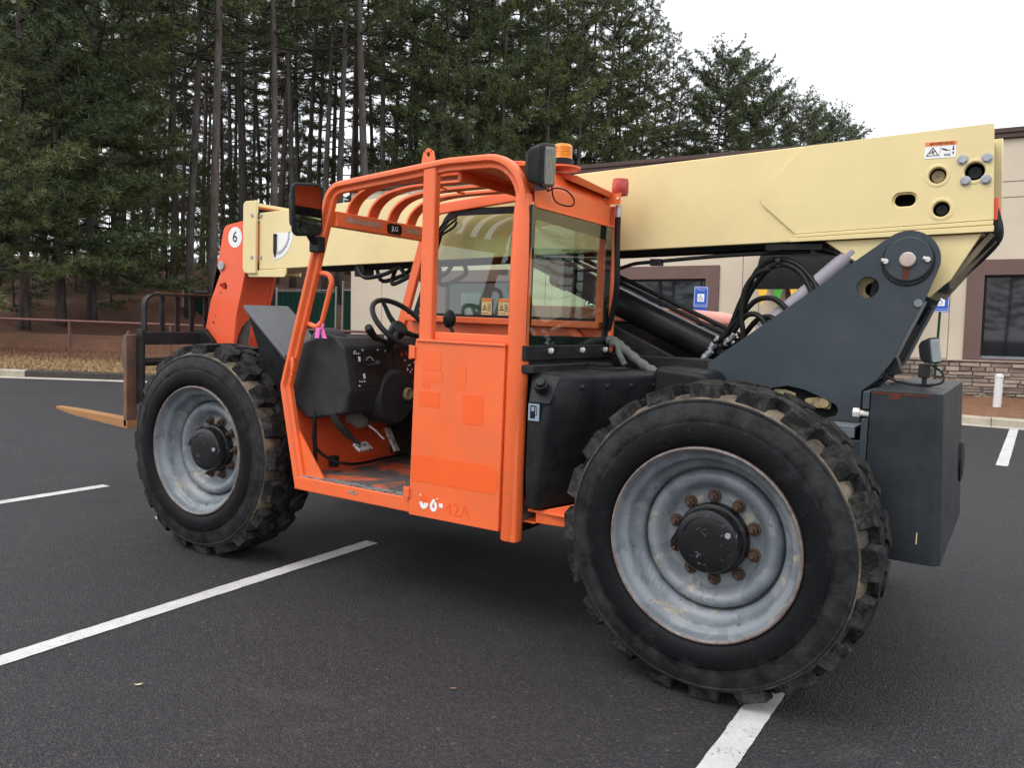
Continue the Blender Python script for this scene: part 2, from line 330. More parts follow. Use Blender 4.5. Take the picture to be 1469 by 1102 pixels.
    f = nd(n, 'ShaderNodeTexNoise', Scale=22.0, Detail=8.0, Roughness=0.8); l.new(tc.outputs['Object'], f.inputs['Vector'])
    rf = ramp(n, 0.58, 0.74, c1=(0.8, 0.8, 0.8, 1)); l.new(f.outputs['Fac'], rf.inputs[0])
    c = mixc(n, l, rf.outputs[0], c, (0.20, 0.10, 0.05))
    l.new(c, p.inputs['Base Color']); p.inputs['Roughness'].default_value = 0.95
    b = nd(n, 'ShaderNodeBump', Strength=0.7, Distance=0.05); l.new(f.outputs['Fac'], b.inputs['Height']); l.new(b.outputs[0], p.inputs['Normal'])
    m, n, l, p = new_mat('dry_grass')
    tc = n.new('ShaderNodeTexCoord')
    a = nd(n, 'ShaderNodeTexNoise', Scale=2.2, Detail=9.0, Roughness=0.75); l.new(tc.outputs['Object'], a.inputs['Vector'])
    ra = ramp(n, 0.35, 0.65); l.new(a.outputs['Fac'], ra.inputs[0])
    c = mixc(n, l, ra.outputs[0], (0.12, 0.066, 0.032), (0.23, 0.14, 0.066))
    l.new(c, p.inputs['Base Color']); p.inputs['Roughness'].default_value = 0.95
    f = nd(n, 'ShaderNodeTexNoise', Scale=40.0, Detail=8.0, Roughness=0.8); l.new(tc.outputs['Object'], f.inputs['Vector'])
    b = nd(n, 'ShaderNodeBump', Strength=0.7, Distance=0.04); l.new(f.outputs['Fac'], b.inputs['Height']); l.new(b.outputs[0], p.inputs['Normal'])
    coat('straw_bed', (0.19, 0.090, 0.042), 0.95, 0.35, 6, dirt=(0.10, 0.04, 0.02), dirt_amt=0.4, dirt_scale=14, bump=0.7, bump_scale=30)
    coat('grass_blade', (0.29, 0.185, 0.085), 0.9, 0.45, 5, bump=0)
    coat('straw_blade', (0.135, 0.055, 0.026), 0.9, 0.35, 5, bump=0)
mat_ground()

def mat_tree():
    coat('pine_bark', (0.062, 0.051, 0.045), 0.95, 0.25, 3, dirt=(0.15, 0.135, 0.125), dirt_amt=0.5, dirt_scale=5, bump=0.9, bump_scale=9, stretch=(1, 1, 0.25))
    coat('twig_bark', (0.040, 0.033, 0.029), 0.95, 0.2, 3, bump=0)
    for nm, a, b in (('needles_dark', (0.042, 0.062, 0.022), (0.080, 0.106, 0.036)), ('needles_light', (0.072, 0.098, 0.028), (0.120, 0.146, 0.046))):
        m, n, l, p = new_mat(nm)
        tc = n.new('ShaderNodeTexCoord')
        z = nd(n, 'ShaderNodeTexNoise', Scale=0.8, Detail=6.0, Roughness=0.7); l.new(tc.outputs['Object'], z.inputs['Vector'])
        r = ramp(n, 0.35, 0.65); l.new(z.outputs['Fac'], r.inputs[0])
        c = mixc(n, l, r.outputs[0], a, b)
        oi = n.new('ShaderNodeObjectInfo')      # every tree has its own shade of green
        rv = ramp(n, 0.0, 1.0, c0=(0.80, 0.86, 0.95, 1), c1=(1.28, 1.16, 1.0, 1)); l.new(oi.outputs['Random'], rv.inputs[0])
        mu = n.new('ShaderNodeMix'); mu.data_type = 'RGBA'; mu.blend_type = 'MULTIPLY'; mu.inputs[0].default_value = 1.0
        l.new(c, mu.inputs[6]); l.new(rv.outputs[0], mu.inputs[7]); c = mu.outputs[2]
        l.new(c, p.inputs['Base Color']); p.inputs['Roughness'].default_value = 0.48
        p.inputs['Specular IOR Level'].default_value = 0.5
mat_tree()
M = MATS

# ================================================================== geometry helpers
class MB:
    """collects shapes in one bmesh, then links them as ONE mesh object"""
    def __init__(s): s.bm = bmesh.new()
    def face(s, pts, mi=0):
        f = s.bm.faces.new([s.bm.verts.new(p) for p in pts]); f.material_index = mi; return f
    def hexa(s, p, mi=0):
        v = [s.bm.verts.new(q) for q in p]
        for q in ((0, 3, 2, 1), (4, 5, 6, 7), (0, 1, 5, 4), (1, 2, 6, 5), (2, 3, 7, 6), (3, 0, 4, 7)):
            s.bm.faces.new([v[i] for i in q]).material_index = mi
        return s
    def box(s, x0, x1, y0, y1, z0, z1, mi=0, T=None):
        p = [Vector(q) for q in ((x0, y0, z0), (x1, y0, z0), (x1, y1, z0), (x0, y1, z0), (x0, y0, z1), (x1, y0, z1), (x1, y1, z1), (x0, y1, z1))]
        if T is not None: p = [T @ q for q in p]
        return s.hexa(p, mi)
    def prism(s, poly, a0, a1, axis='y', mi=0, poly2=None):
        def put(u, v, a): return {'y': (u, a, v), 'x': (a, u, v), 'z': (u, v, a)}[axis]
        poly2 = poly2 or poly
        A = [s.bm.verts.new(put(u, v, a0)) for u, v in poly]; B = [s.bm.verts.new(put(u, v, a1)) for u, v in poly2]
        n = len(poly)
        fs = [s.bm.faces.new(A), s.bm.faces.new(list(reversed(B)))]
        for i in range(n): fs.append(s.bm.faces.new([A[i], B[i], B[(i + 1) % n], A[(i + 1) % n]]))
        for f in fs: f.material_index = mi
        bmesh.ops.recalc_face_normals(s.bm, faces=fs)
        return s
    def plate(s, outer, holes, a0, a1, axis='y', mi=0):
        """flat plate with real holes"""
        def put(u, v, a): return {'y': (u, a, v), 'x': (a, u, v), 'z': (u, v, a)}[axis]
        from mathutils.geometry import delaunay_2d_cdt
        t = bmesh.new(); loops = [[(u, v) for u, v in lp] for lp in [outer] + list(holes)]
        flat = [Vector(q) for lp in loops for q in lp]; ed = []; k = 0
        for lp in loops: ed += [(k + i, k + (i + 1) % len(lp)) for i in range(len(lp))]; k += len(lp)
        def inside(p, lp):
            r = False
            for i in range(len(lp)):
                (ax, ay), (bx, by) = lp[i - 1], lp[i]
                if (ay > p[1]) != (by > p[1]) and p[0] < (bx - ax) * (p[1] - ay) / (by - ay) + ax: r = not r
            return r
        cv, _, cf, ov, _, _ = delaunay_2d_cdt(flat, ed, [], 0, 1e-7)
        new = {}
        for n_i, src in enumerate(ov):
            for q in src: new[q] = n_i
        A_ = [t.verts.new(put(v.x, v.y, a0)) for v in cv]; B_ = [t.verts.new(put(v.x, v.y, a1)) for v in cv]
        for f in cf:
            c = sum((cv[q] for q in f), Vector((0, 0))) / len(f)
            if inside(c, loops[0]) and not any(inside(c, lp) for lp in loops[1:]):
                t.faces.new([A_[q] for q in f]); t.faces.new([B_[q] for q in reversed(f)])
        A = [A_[new[q]] for q in range(len(flat))]; B = [B_[new[q]] for q in range(len(flat))]
        k = 0
        for lp in loops:
            n = len(lp)
            for i in range(n):
                p, q = k + i, k + (i + 1) % n
                t.faces.new((A[p], A[q], B[q], B[p]))
            k += n
        bmesh.ops.recalc_face_normals(t, faces=list(t.faces))
        s.merge(t, mi); return s
    def merge(s, t, mi=None):
        me = bpy.data.meshes.new('tmp'); t.to_mesh(me); t.free()
        k = len(s.bm.faces); s.bm.from_mesh(me); bpy.data.meshes.remove(me)
        if mi is not None:
            s.bm.faces.ensure_lookup_table()
            for i in range(k, len(s.bm.faces)): s.bm.faces[i].material_index = mi
    def tube(s, path, r, n=10, mi=0, caps=True, closed=False):
        path = [Vector(p) for p in path]; N = len(path)
        rr = r if isinstance(r, (list, tuple)) else [r] * N
        rings = []; ref = None
        for i, p in enumerate(path):
            if closed: t = path[(i + 1) % N] - path[i - 1]
            else: t = path[min(i + 1, N - 1)] - path[max(i - 1, 0)]
            t.normalize()
            if ref is None: ref = t.orthogonal().normalized()
            ref = (ref - t * ref.dot(t))
            ref = ref.normalized() if ref.length > 1e-6 else t.orthogonal().normalized()
            b = t.cross(ref)
            rings.append([s.bm.verts.new(p + (ref * cos(2 * pi * k / n) + b * sin(2 * pi * k / n)) * rr[i]) for k in range(n)])
        for i in range(N if closed else N - 1):
            A, B = rings[i], rings[(i + 1) % N]
            for k in range(n): s.bm.faces.new([A[k], A[(k + 1) % n], B[(k + 1) % n], B[k]]).material_index = mi
        if caps and not closed:
            s.bm.faces.new(list(reversed(rings[0]))).material_index = mi; s.bm.faces.new(rings[-1]).material_index = mi
        return s
    def cyl(s, p0, p1, r0, r1=None, n=20, mi=0): return s.tube([p0, p1], [r0, r0 if r1 is None else r1], n, mi)
    def lathe(s, prof, c=(0, 0, 0), axis='y', n=64, mi=0, cap0=False, cap1=False, mis=None):
        rings = []
        for r, a in prof:
            ring = []
            for k in range(n):
                t = 2 * pi * k / n; u, v = r * cos(t), r * sin(t)
                q = {'y': (u, a, v), 'x': (a, u, v), 'z': (u, v, a)}[axis]
                ring.append(s.bm.verts.new(Vector(c) + Vector(q)))
            rings.append(ring)
        fs = []
        for i in range(len(rings) - 1):
            for k in range(n):
                f = s.bm.faces.new([rings[i][k], rings[i][(k + 1) % n], rings[i + 1][(k + 1) % n], rings[i + 1][k]])
                f.material_index = mis[i] if mis else mi; fs.append(f)
        if cap0: f = s.bm.faces.new(rings[0]); f.material_index = mi; fs.append(f)
        if cap1: f = s.bm.faces.new(rings[-1]); f.material_index = mi; fs.append(f)
        bmesh.ops.recalc_face_normals(s.bm, faces=fs)
        return s
    def sweep(s, path, prof, mi=0, closed=False):
        """path: outline in (x,z); prof: closed list of (inset, y)"""
        N = len(path); rings = []
        for i, (x, z) in enumerate(path):
            a = path[i - 1] if (i or closed) else path[i]; b = path[(i + 1) % N] if (i < N - 1 or closed) else path[i]
            tx, tz = b[0] - a[0], b[1] - a[1]; L = sqrt(tx * tx + tz * tz); nx, nz = tz / L, -tx / L
            rings.append([s.bm.verts.new((x + nx * o, y, z + nz * o)) for o, y in prof])
        n = len(prof); fs = []
        for i in range(N if closed else N - 1):
            for k in range(n): fs.append(s.bm.faces.new([rings[i][k], rings[i][(k + 1) % n], rings[(i + 1) % N][(k + 1) % n], rings[(i + 1) % N][k]]))
        if not closed: fs += [s.bm.faces.new(rings[0]), s.bm.faces.new(rings[-1])]
        for f in fs: f.material_index = mi
        bmesh.ops.recalc_face_normals(s.bm, faces=fs)
        return s
    def ball(s, c, r, sc=(1, 1, 1), u=16, v=10, mi=0):
        g = bmesh.ops.create_uvsphere(s.bm, u_segments=u, v_segments=v, radius=r)
        for q in g['verts']: q.co = Vector(c) + Vector((q.co.x * sc[0], q.co.y * sc[1], q.co.z * sc[2]))
        for f in {f for q in g['verts'] for f in q.link_faces}: f.material_index = mi
        return s
    def text(s, body, size, T, mi=0, extrude=0.0006, align='CENTER'):
        cu = bpy.data.curves.new('t', 'FONT'); cu.body = body; cu.size = size; cu.align_x = align; cu.align_y = 'CENTER'
        cu.extrude = extrude; cu.resolution_u = 3
        o = bpy.data.objects.new('t', cu); COL.objects.link(o)
        dg = bpy.context.evaluated_depsgraph_get(); dg.update()
        me = bpy.data.meshes.new_from_object(o.evaluated_get(dg))
        t = bmesh.new(); t.from_mesh(me); t.transform(T)
        bpy.data.objects.remove(o); bpy.data.curves.remove(cu); bpy.data.meshes.remove(me)
        s.merge(t, mi); return s
    def xform(s, T): s.bm.transform(T); return s
    def build(s, name, mats, parent=None, bevel=0.0, seg=2, angle=38, flat=False, **props):
        me = bpy.data.meshes.new(name)
        s.bm.normal_update(); s.bm.to_mesh(me); s.bm.free()
        for m in (mats if isinstance(mats, (list, tuple)) else [mats]): me.materials.append(M[m])
        for p in me.polygons: p.use_smooth = not flat
        me.set_sharp_from_angle(angle=radians(angle))
        o = bpy.data.objects.new(name, me); COL.objects.link(o)
        if bevel:
            b = o.modifiers.new('bevel', 'BEVEL'); b.width = bevel; b.segments = seg; b.limit_method = 'ANGLE'; b.angle_limit = radians(40)
            b.harden_normals = not flat
        if parent is not None:
            o.parent = parent
            if parent.type == 'EMPTY' and not parent.get('_local'): o.matrix_parent_inverse = Matrix.Translation(-parent.location)
        for k, v in props.items(): o[k] = v
        return o

def empty(name, loc=(0, 0, 0), parent=None, rot=(0, 0, 0), local=False):
    o = bpy.data.objects.new(name, None); COL.objects.link(o); o.location = loc; o.rotation_euler = rot
    o.empty_display_size = 0.2
    if local: o['_local'] = 1
    if parent is not None: o.parent = parent
    return o
def tag(o, label=None, category=None, group=None, kind=None):
    for k, v in (('label', label), ('category', category), ('group', group), ('kind', kind)):
        if v: o[k] = v
    return o
def circ(cx, cz, r, n=20, r2=None, ph=0):
    return [(cx + r * cos(2 * pi * k / n + ph), cz + (r2 or r) * sin(2 * pi * k / n + ph)) for k in range(n)]
def slot(cx, cz, half, r, ang=0, n=8):
    pts = [(half + r * cos(t), r * sin(t)) for t in [(-pi / 2 + pi * k / n) for k in range(n + 1)]]
    pts += [(-half - r * cos(t), -r * sin(t)) for t in [(-pi / 2 + pi * k / n) for k in range(n + 1)]]
    return [(cx + u * cos(ang) - v * sin(ang), cz + u * sin(ang) + v * cos(ang)) for u, v in pts]
def rounded(pts, radii, n=6, closed=True):
    """polygon with its corners rounded"""
    out = []; N = len(pts)
    for i, p in enumerate(pts):
        r = radii[i] if isinstance(radii, (list, tuple)) else radii
        if not r or (not closed and i in (0, N - 1)): out.append(tuple(p)); continue
        P, A, B = Vector(p), Vector(pts[i - 1]), Vector(pts[(i + 1) % N])
        a, b = (A - P).normalized(), (B - P).normalized()
        h = max(1e-4, min(pi - 1e-4, a.angle(b))) / 2
        d = min(r / math.tan(h), (A - P).length * .49, (B - P).length * .49); rr = d * math.tan(h)
        c = P + (a + b).normalized() * (rr / sin(h)); s, e = P + a * d - c, P + b * d - c
        a0 = atan2(s.y, s.x); da = atan2(e.y, e.x) - a0
        while da > pi: da -= 2 * pi
        while da < -pi: da += 2 * pi
        out += [(c.x + rr * cos(a0 + da * k / n), c.y + rr * sin(a0 + da * k / n)) for k in range(n + 1)]
    return out
def curve3(pts, n=8):
    """smooth curve through points"""
    P = [Vector(p) for p in pts]; out = []
    for i in range(len(P) - 1):
        p0, p1, p2, p3 = P[max(i - 1, 0)], P[i], P[i + 1], P[min(i + 2, len(P) - 1)]
        for k in range(n):
            t = k / n; out.append(0.5 * ((2 * p1) + (p2 - p0) * t + (2 * p0 - 5 * p1 + 4 * p2 - p3) * t * t + (3 * p1 - p0 - 3 * p2 + p3) * t ** 3))
    out.append(P[-1]); return out
def facing(x, y, z, roll=0):
    """text lying in the x-z plane, read from -y"""
    return Matrix.Translation((x, y, z)) @ Matrix.Rotation(roll, 4, 'Y') @ Matrix.Rotation(pi / 2, 4, 'X')
def copy_tree(o, parent=None):
    c = o.copy(); COL.objects.link(c)
    if parent is not None: c.parent = parent
    for ch in list(o.children): copy_tree(ch, c)
    return c
# ================================================================== ground
KX, KY, DX, DY = -15.4, 4.75, 0.82, 0.57
def kerb_pt(t, s): return (KX + DX * t - DY * s, KY + DY * t + DX * s)
def bank_h(s):
    T = [(0, .13), (1, .16), (4.7, .27), (7, .5), (11, .85), (17, 1.75), (24, 2.9), (34, 4.1), (50, 5.0), (140, 5.0)]
    for (a, x), (b, y) in zip(T, T[1:]):
        if s <= b: return x + (y - x) * (s - a) / (b - a)
    return 5.0
def bank_xy(x, y):
    s = (y - KY) * DX - (x - KX) * DY; h = bank_h(max(0, s))
    if x > -27:                      # the ground stays low in front of the fence and the building
        k = min(1, max(0, (x + 27) / 5)); f = min(1, max(0, (19.5 - y) / 2.5)); h = h + (min(h, .15) - h) * k * f
    return h
g = MB(); g.box(-400, 400, -400, 400, -0.3, 0.0)
tag(g.build('asphalt_lot', 'asphalt'), kind='structure')
# raised bank of straw and grass behind the kerb
g = MB(); SS = [0.05, .5, 1, 1.8, 2.6, 3.4, 4.2, 5.2, 6.4, 8, 10, 12, 14.5, 17, 20, 24, 29, 34, 42, 50, 65, 90, 140]; NT = 60
rows = []
for s in SS:
    y_at = lambda t: KY + DY * t + DX * s
    tm = (-11.85 - KX + DY * s) / DX
    if y_at(tm) > 16.6: tm = 120.0
    r = []
    for k in range(NT + 1):
        t = -110 + (tm + 110) * (k / NT) ** 0.8
        x, y = kerb_pt(t, s); h = bank_xy(x, y)
        if s > .3: h += (noise.noise(Vector((x * .35, y * .35, 0))) * .10 + noise.noise(Vector((x * 1.3, y * 1.3, 5))) * .04) * min(1, s / 6)
        r.append(g.bm.verts.new((x, y, h)))
    rows.append(r)
for i in range(len(SS) - 1):
    for k in range(NT):
        f = g.bm.faces.new([rows[i][k], rows[i][k + 1], rows[i + 1][k + 1], rows[i + 1][k]]); f.material_index = 0 if SS[i] < 2.7 else 1
bmesh.ops.recalc_face_normals(g.bm, faces=list(g.bm.faces))
tag(g.build('wooded_bank', ['dry_grass', 'pine_straw']), kind='structure')

# kerb and gutter, in cast sections
kerb_path = [kerb_pt(t, 0) for t in (-60, -40, -28, -20, -15, -12, -9, -6, -3, -0.6)] + [kerb_pt(t, 0) for t in (0.45, 2.0, 3.4)] + [(-12.0, 7.7), (-11.8, 8.9), (-11.8, 10.6), (-11.2, 11.25), (-9, 11.5), (-6, 11.8), (-3, 12.1), (0.6, 12.46), (3.6, 12.76), (7, 13.1), (12, 13.6)]
kerb = tag(empty('kerb', (-15.4, 4.75, 0)), kind='structure')
gut = tag(empty('gutter', (-15.4, 4.75, 0)), kind='structure')
KPROF = [(0.0, 0.0), (0.0, 0.115), (-0.02, 0.135), (-0.17, 0.14), (-0.17, -0.05)]
def offset_pts(path, i):
    a = Vector(path[max(i - 1, 0)]); b = Vector(path[min(i + 1, len(path) - 1)]); t = (b - a).normalized()
    return Vector((t.y, -t.x))        # towards the lot
for i in range(len(kerb_path) - 1):
    p, q = Vector(kerb_path[i]), Vector(kerb_path[i + 1]); d = (q - p).normalized()
    np_, nq = offset_pts(kerb_path, i), offset_pts(kerb_path, i + 1)
    e = d * 0.006
    m = MB()
    A = [(*(p + e + np_ * o), z) for o, z in KPROF]; B = [(*(q - e + nq * o), z) for o, z in KPROF]
    va = [m.bm.verts.new(v) for v in A]; vb = [m.bm.verts.new(v) for v in B]; n_ = len(va)
    m.bm.faces.new(va); m.bm.faces.new(list(reversed(vb)))
    for k in range(n_): m.bm.faces.new([va[k], vb[k], vb[(k + 1) % n_], va[(k + 1) % n_]])
    bmesh.ops.recalc_face_normals(m.bm, faces=list(m.bm.faces))
    o = m.build('kerb_section', 'concrete_dark' if 10 <= i <= 11 else 'concrete_kerb', kerb)
    m = MB()
    A = [(*(p + e + np_ * o), z) for o, z in ((0.003, -.02), (0.003, 0.012), (0.24, 0.006), (0.24, -.02))]; B = [(*(q - e + nq * o), z) for o, z in ((0.003, -.02), (0.003, 0.012), (0.24, 0.006), (0.24, -.02))]
    va = [m.bm.verts.new(v) for v in A]; vb = [m.bm.verts.new(v) for v in B]
    m.bm.faces.new(va); m.bm.faces.new(list(reversed(vb)))
    for k in range(4): m.bm.faces.new([va[k], vb[k], vb[(k + 1) % 4], va[(k + 1) % 4]])
    bmesh.ops.recalc_face_normals(m.bm, faces=list(m.bm.faces))
    m.build('gutter_section', 'gutter', gut)
# planting bed in front of the building
g = MB(); xs = [-11.7 + 0.5 * k for k in range(48)]; rws = []
for j in range(7):
    v = j / 6; r = []
    for x in xs:
        y0 = 11.22 + 0.101 * (x + 11.2) + 0.15; y1 = 16.7 + 0.055 * x
        h = 0.12 + 0.08 * v + (0.05 * noise.noise(Vector((x * 2.1, v * 9, 3))) + 0.03 if 0 < v else 0)
        r.append(g.bm.verts.new((x, y0 + (y1 - y0) * v, h)))
    rws.append(r)
for j in range(6):
    for k in range(len(xs) - 1): g.bm.faces.new([rws[j][k], rws[j][k + 1], rws[j + 1][k + 1], rws[j + 1][k]])
tag(g.build('planting_bed', 'straw_bed'), kind='structure')

# painted bay lines
def paint_line(pts):
    a, b, c, d = [Vector(p) for p in pts]      # long sides a-d and b-c, their edges ragged where paint sits on the stones
    n = int((d - a).length / .03); R = random.Random(len(pts) + int(a.x * 100)); m = MB(); ra = [0.0, 0.0]; prev = None
    for i in range(n + 1):
        u = i / n; ra = [r * .3 + R.uniform(-.0022, .0022) for r in ra]
        l_, r_ = a + (d - a) * u, b + (c - b) * u; w = (r_ - l_).normalized()
        l_ = l_ + w * ra[0]; r_ = r_ + w * ra[1]
        cur = (m.bm.verts.new((l_.x, l_.y, .004)), m.bm.verts.new((r_.x, r_.y, .004)))
        if prev: m.bm.faces.new([prev[0], prev[1], cur[1], cur[0]])
        prev = cur
    bmesh.ops.recalc_face_normals(m.bm, faces=list(m.bm.faces))
    tag(m.build('parking_line', 'road_paint'), kind='structure')
paint_line([(-2.42, -4.2), (-2.32, -4.2), (-2.392, 0.86), (-2.492, 0.86)])
paint_line([(0.175, -6.0), (0.285, -6.0), (0.285, 0.85), (0.175, 0.85)])
paint_line([(-5.20, -4.2), (-5.09, -4.2), (-5.10, 0.71), (-5.20, 0.71)])
paint_line([(0.80, 7.75), (0.92, 7.75), (0.99, 12.3), (0.87, 12.3)])
paint_line([(3.5, 7.75), (3.61, 7.75), (3.68, 12.5), (3.57, 12.5)])
paint_line([(-7.90, -4.2), (-7.79, -4.2), (-7.80, 0.71), (-7.90, 0.71)])

# dry grass blades and straw on the bank: nobody could count them
def blades(name, mat, n, s0, s1, size, lab):
    v, f = [], []
    for _ in range(n):
        s = s0 + (s1 - s0) * random.random() ** 1.2; t = random.uniform(-14, 3.2 + .69 * s); x, y = kerb_pt(t, s); z = bank_xy(x, y) + .01
        a = random.uniform(0, 2 * pi); L = size * random.uniform(.5, 1.3); w = .008; ux, uy = cos(a), sin(a)
        k = len(v); up = random.uniform(.1, .9)
        v += [(x - uy * w, y + ux * w, z), (x + uy * w, y - ux * w, z), (x + ux * L * (1 - up * .5), y + uy * L * (1 - up * .5), z + L * up)]
        f.append((k, k + 1, k + 2))
    me = bpy.data.meshes.new(name); me.from_pydata(v, [], f); me.materials.append(M[mat])
    o = bpy.data.objects.new(name, me); COL.objects.link(o); tag(o, lab, 'grass', kind='stuff')
blades('dry_grass', 'grass_blade', 26000, .12, 3.3, .09, 'short dry tan grass growing on the bank behind the kerb')
blades('pine_straw_litter', 'straw_blade', 22000, 2.6, 11, .12, 'brown pine straw lying loose under the trees')

# ================================================================== commercial building
B_ = tag(empty('commercial_building', (0, 16.5, 0), rot=(0, -0.021, 0.055), local=True),
         'cream stucco commercial building with brown window surrounds and stone base', 'building')
def bpart(m, name, mat, parent=None, **k):
    o = m.build(name, mat, None, **k); o.parent = parent or B_; return o
WIN = [(-13.75, -10.45, -13.22, -10.95), (-8.40, -5.30, -7.93, -5.63), (-0.10, 3.3, 0.22, 2.98), (5.0, 8.4, 5.32, 8.08)]    # frame x0,x1, glass x0,x1
FZ0, FZ1, GZ0, GZ1 = 0.99, 3.057, 1.045, 2.735
m = MB(); m.box(-16.74, 10, 0.03, 9, -0.6, 5.55)     # core behind the panels, with window bays cut by the dark rooms below
core = MB(); core.plate([(-16.74, -0.6), (10, -0.6), (10, 5.6), (-16.74, 5.6)], [[(a, GZ0), (b, GZ0), (b, GZ1), (a, GZ1)] for _, _, a, b in WIN] + [[(-3.55, .1), (-2.25, .1), (-2.25, 2.5), (-3.55, 2.5)]], 0.03, 0.14)
core.box(-16.74, -16.6, 0.14, 9, -0.6, 5.6); core.box(9.86, 10, 0.14, 9, -0.6, 5.6); core.box(-16.6, 9.86, 8.86, 9, -0.6, 5.6); core.box(-16.6, 9.86, 0.14, 8.86, 5.3, 5.45)
core.box(-16.6, 9.86, 0.14, 8.86, -0.4, 0.1)
bpart(core, 'wall_core', 'stucco')
m.bm.free()
cols = [-16.75, -15.55, -14.55, -10.0, -8.75, -4.75, -4.35, -1.45, -0.39, 3.75, 4.6, 8.8, 10]
J = 0.011
def pan(x0, x1, z0, z1, holes=()):
    m = MB(); m.plate([(x0 + J, z0 + J), (x1 - J, z0 + J), (x1 - J, z1 - J), (x0 + J, z1 - J)], holes, 0.0, 0.027)
    bpart(m, 'wall_panel', 'stucco')
for a, b in zip(cols, cols[1:]):
    hol = [[(x0 - .0, FZ0 + .002), (x1, FZ0 + .002), (x1, FZ1), (x0, FZ1)] for x0, x1, _, _ in WIN if a < x0 < b]
    if a == -4.35: hol = [[(-3.75, 1.0), (-2.05, 1.0), (-2.05, 2.75), (-3.75, 2.75)]]
    pan(a, b, 0.978 if not hol else 0.95, 4.31, hol)
    pan(a, b, 4.31, 4.63); pan(a, b, 4.63, 5.5)
for x, z0, z1 in ((-16.75, -.6, 5.5),):
    m = MB(); m.box(-16.76, -16.742, 0.0, 9, -0.6, 5.5); bpart(m, 'side_panel', 'stucco')
m = MB(); m.box(-16.85, 10.1, -0.08, 0.35, 5.5, 5.60); m.box(-16.88, 10.12, -0.11, 0.38, 5.60, 5.70)
bpart(m, 'coping', 'coping_brown', bevel=.012)
for x0, x1, a, b in WIN:
    m = MB(); m.plate([(x0, FZ0), (x1, FZ0), (x1, FZ1), (x0, FZ1)], [[(a, GZ0 - .03), (b, GZ0 - .03), (b, GZ1), (a, GZ1)]], -0.045, 0.10)
    w = bpart(m, 'window_surround', 'brown_trim', bevel=.008)
    m = MB(); m.plate([(a, GZ0 - .03), (b, GZ0 - .03), (b, GZ1), (a, GZ1)], [[(a + .05, GZ0 + .03), (b - .05, GZ0 + .03), (b - .05, GZ1 - .05), (a + .05, GZ1 - .05)]], 0.04, 0.12)
    mid = (a + b) / 2 - .03
    if a > -9 and a < -1: m.box(mid - .035, mid + .035, 0.04, 0.12, GZ0 + .03, GZ1 - .05)
    fr = bpart(m, 'window_frame', 'window_metal', w)
    segs = [(a + .05, mid - .035), (mid + .035, b - .05)] if -9 < a < -1 else [(a + .05, b - .05)]
    for s0, s1 in segs:
        m = MB(); m.box(s0, s1, 0.075, 0.085, GZ0 + .03, GZ1 - .05); bpart(m, 'window_pane', 'window_glass', w)
    m = MB(); m.box(a + .01, b - .01, 0.01, 0.038, GZ0 - .03, GZ0 + .02); bpart(m, 'window_sill', 'grey_edge', w)
# entrance with its awning and pennants
m = MB(); m.plate([(-3.75, .1), (-2.05, .1), (-2.05, 2.75), (-3.75, 2.75)], [[(-3.5, .12), (-2.3, .12), (-2.3, 2.45), (-3.5, 2.45)]], -0.04, 0.1)
d_ = bpart(m, 'door_surround', 'brown_trim', bevel=.008)
m = MB(); m.box(-3.48, -2.32, .07, .09, .14, 2.43); bpart(m, 'door', 'window_glass', d_)
prof = [(0.0, 3.40)] + [(-1.05 * sin(t), 2.62 + 0.78 * cos(t)) for t in [pi / 2 * k / 8 for k in range(1, 9)]] + [(-1.05, 2.42), (-1.03, 2.42), (-1.03, 2.6), (0.0, 2.62)]
m = MB(); m.prism(prof, -4.20, -1.30, axis='x'); aw = bpart(m, 'awning', 'awning')
for i, px in enumerate([-4.05, -3.72, -3.36, -2.95, -2.6, -2.2, -1.8, -1.5]):
    m = MB(); w = .11
    m.hexa([Vector(q) for q in ((px - w, -1.045, 2.42), (px + w, -1.045, 2.42), (px + w, -1.04, 2.42), (px - w, -1.04, 2.42), (px - .008, -1.045, 2.06), (px + .008, -1.045, 2.06), (px + .008, -1.04, 2.06), (px - .008, -1.04, 2.06))])
    bpart(m, 'pennant', 'pennant_yellow' if i % 2 == 0 else 'pennant_green', aw)
# stone veneer: every ledge stone in view is one piece
random.seed(5)
base = MB(); base.box(-16.75, 10, -0.02, 0.028, -0.6, 0.945); vb = bpart(base, 'stone_base', 'stone_4')
rest = MB(); count = 0
z = 0.10
while z < 0.94:
    hrow = random.choice([.055, .07, .085, .10]); hrow = min(hrow, 0.945 - z)
    if hrow < .03: break
    x = -16.7 + random.random() * .2
    while x < 9.9:
        L = random.uniform(.14, .48); dp = random.uniform(.015, .065)
        x1 = min(x + L, 9.98); inn = .006
        jz = lambda: random.uniform(-.006, .006)
        T = [(x + inn, -.02, z + inn), (x1 - inn, -.02, z + inn), (x1 - inn, -.02, z + hrow - inn), (x + inn, -.02, z + hrow - inn)]
        F_ = [(x + inn + .008, -.02 - dp, z + inn + .006 + jz()), (x1 - inn - .008, -.02 - dp * random.uniform(.7, 1.1), z + inn + .006 + jz()), (x1 - inn - .008, -.02 - dp * random.uniform(.7, 1.1), z + hrow - inn - .006 + jz()), (x + inn + .008, -.02 - dp, z + hrow - inn - .006 + jz())]
        tgt = None
        if -2.2 < x < 2.6 and count < 296: tgt = MB(); count += 1
        (tgt or rest).hexa([Vector(q) for q in (F_[0], F_[1], T[1], T[0], F_[3], F_[2], T[2], T[3])])
        if tgt: o = bpart(tgt, 'stone', 'stone_%d' % random.randrange(5), vb)
        x = x1
    z += hrow
o = bpart(rest, 'stone_veneer', 'stone_3', vb); o['kind'] = 'stuff'
m = MB(); m.box(-16.75, 10, -.07, 0.025, 0.945, 0.972); bpart(m, 'stone_ledge', 'stone_2', bevel=.006)
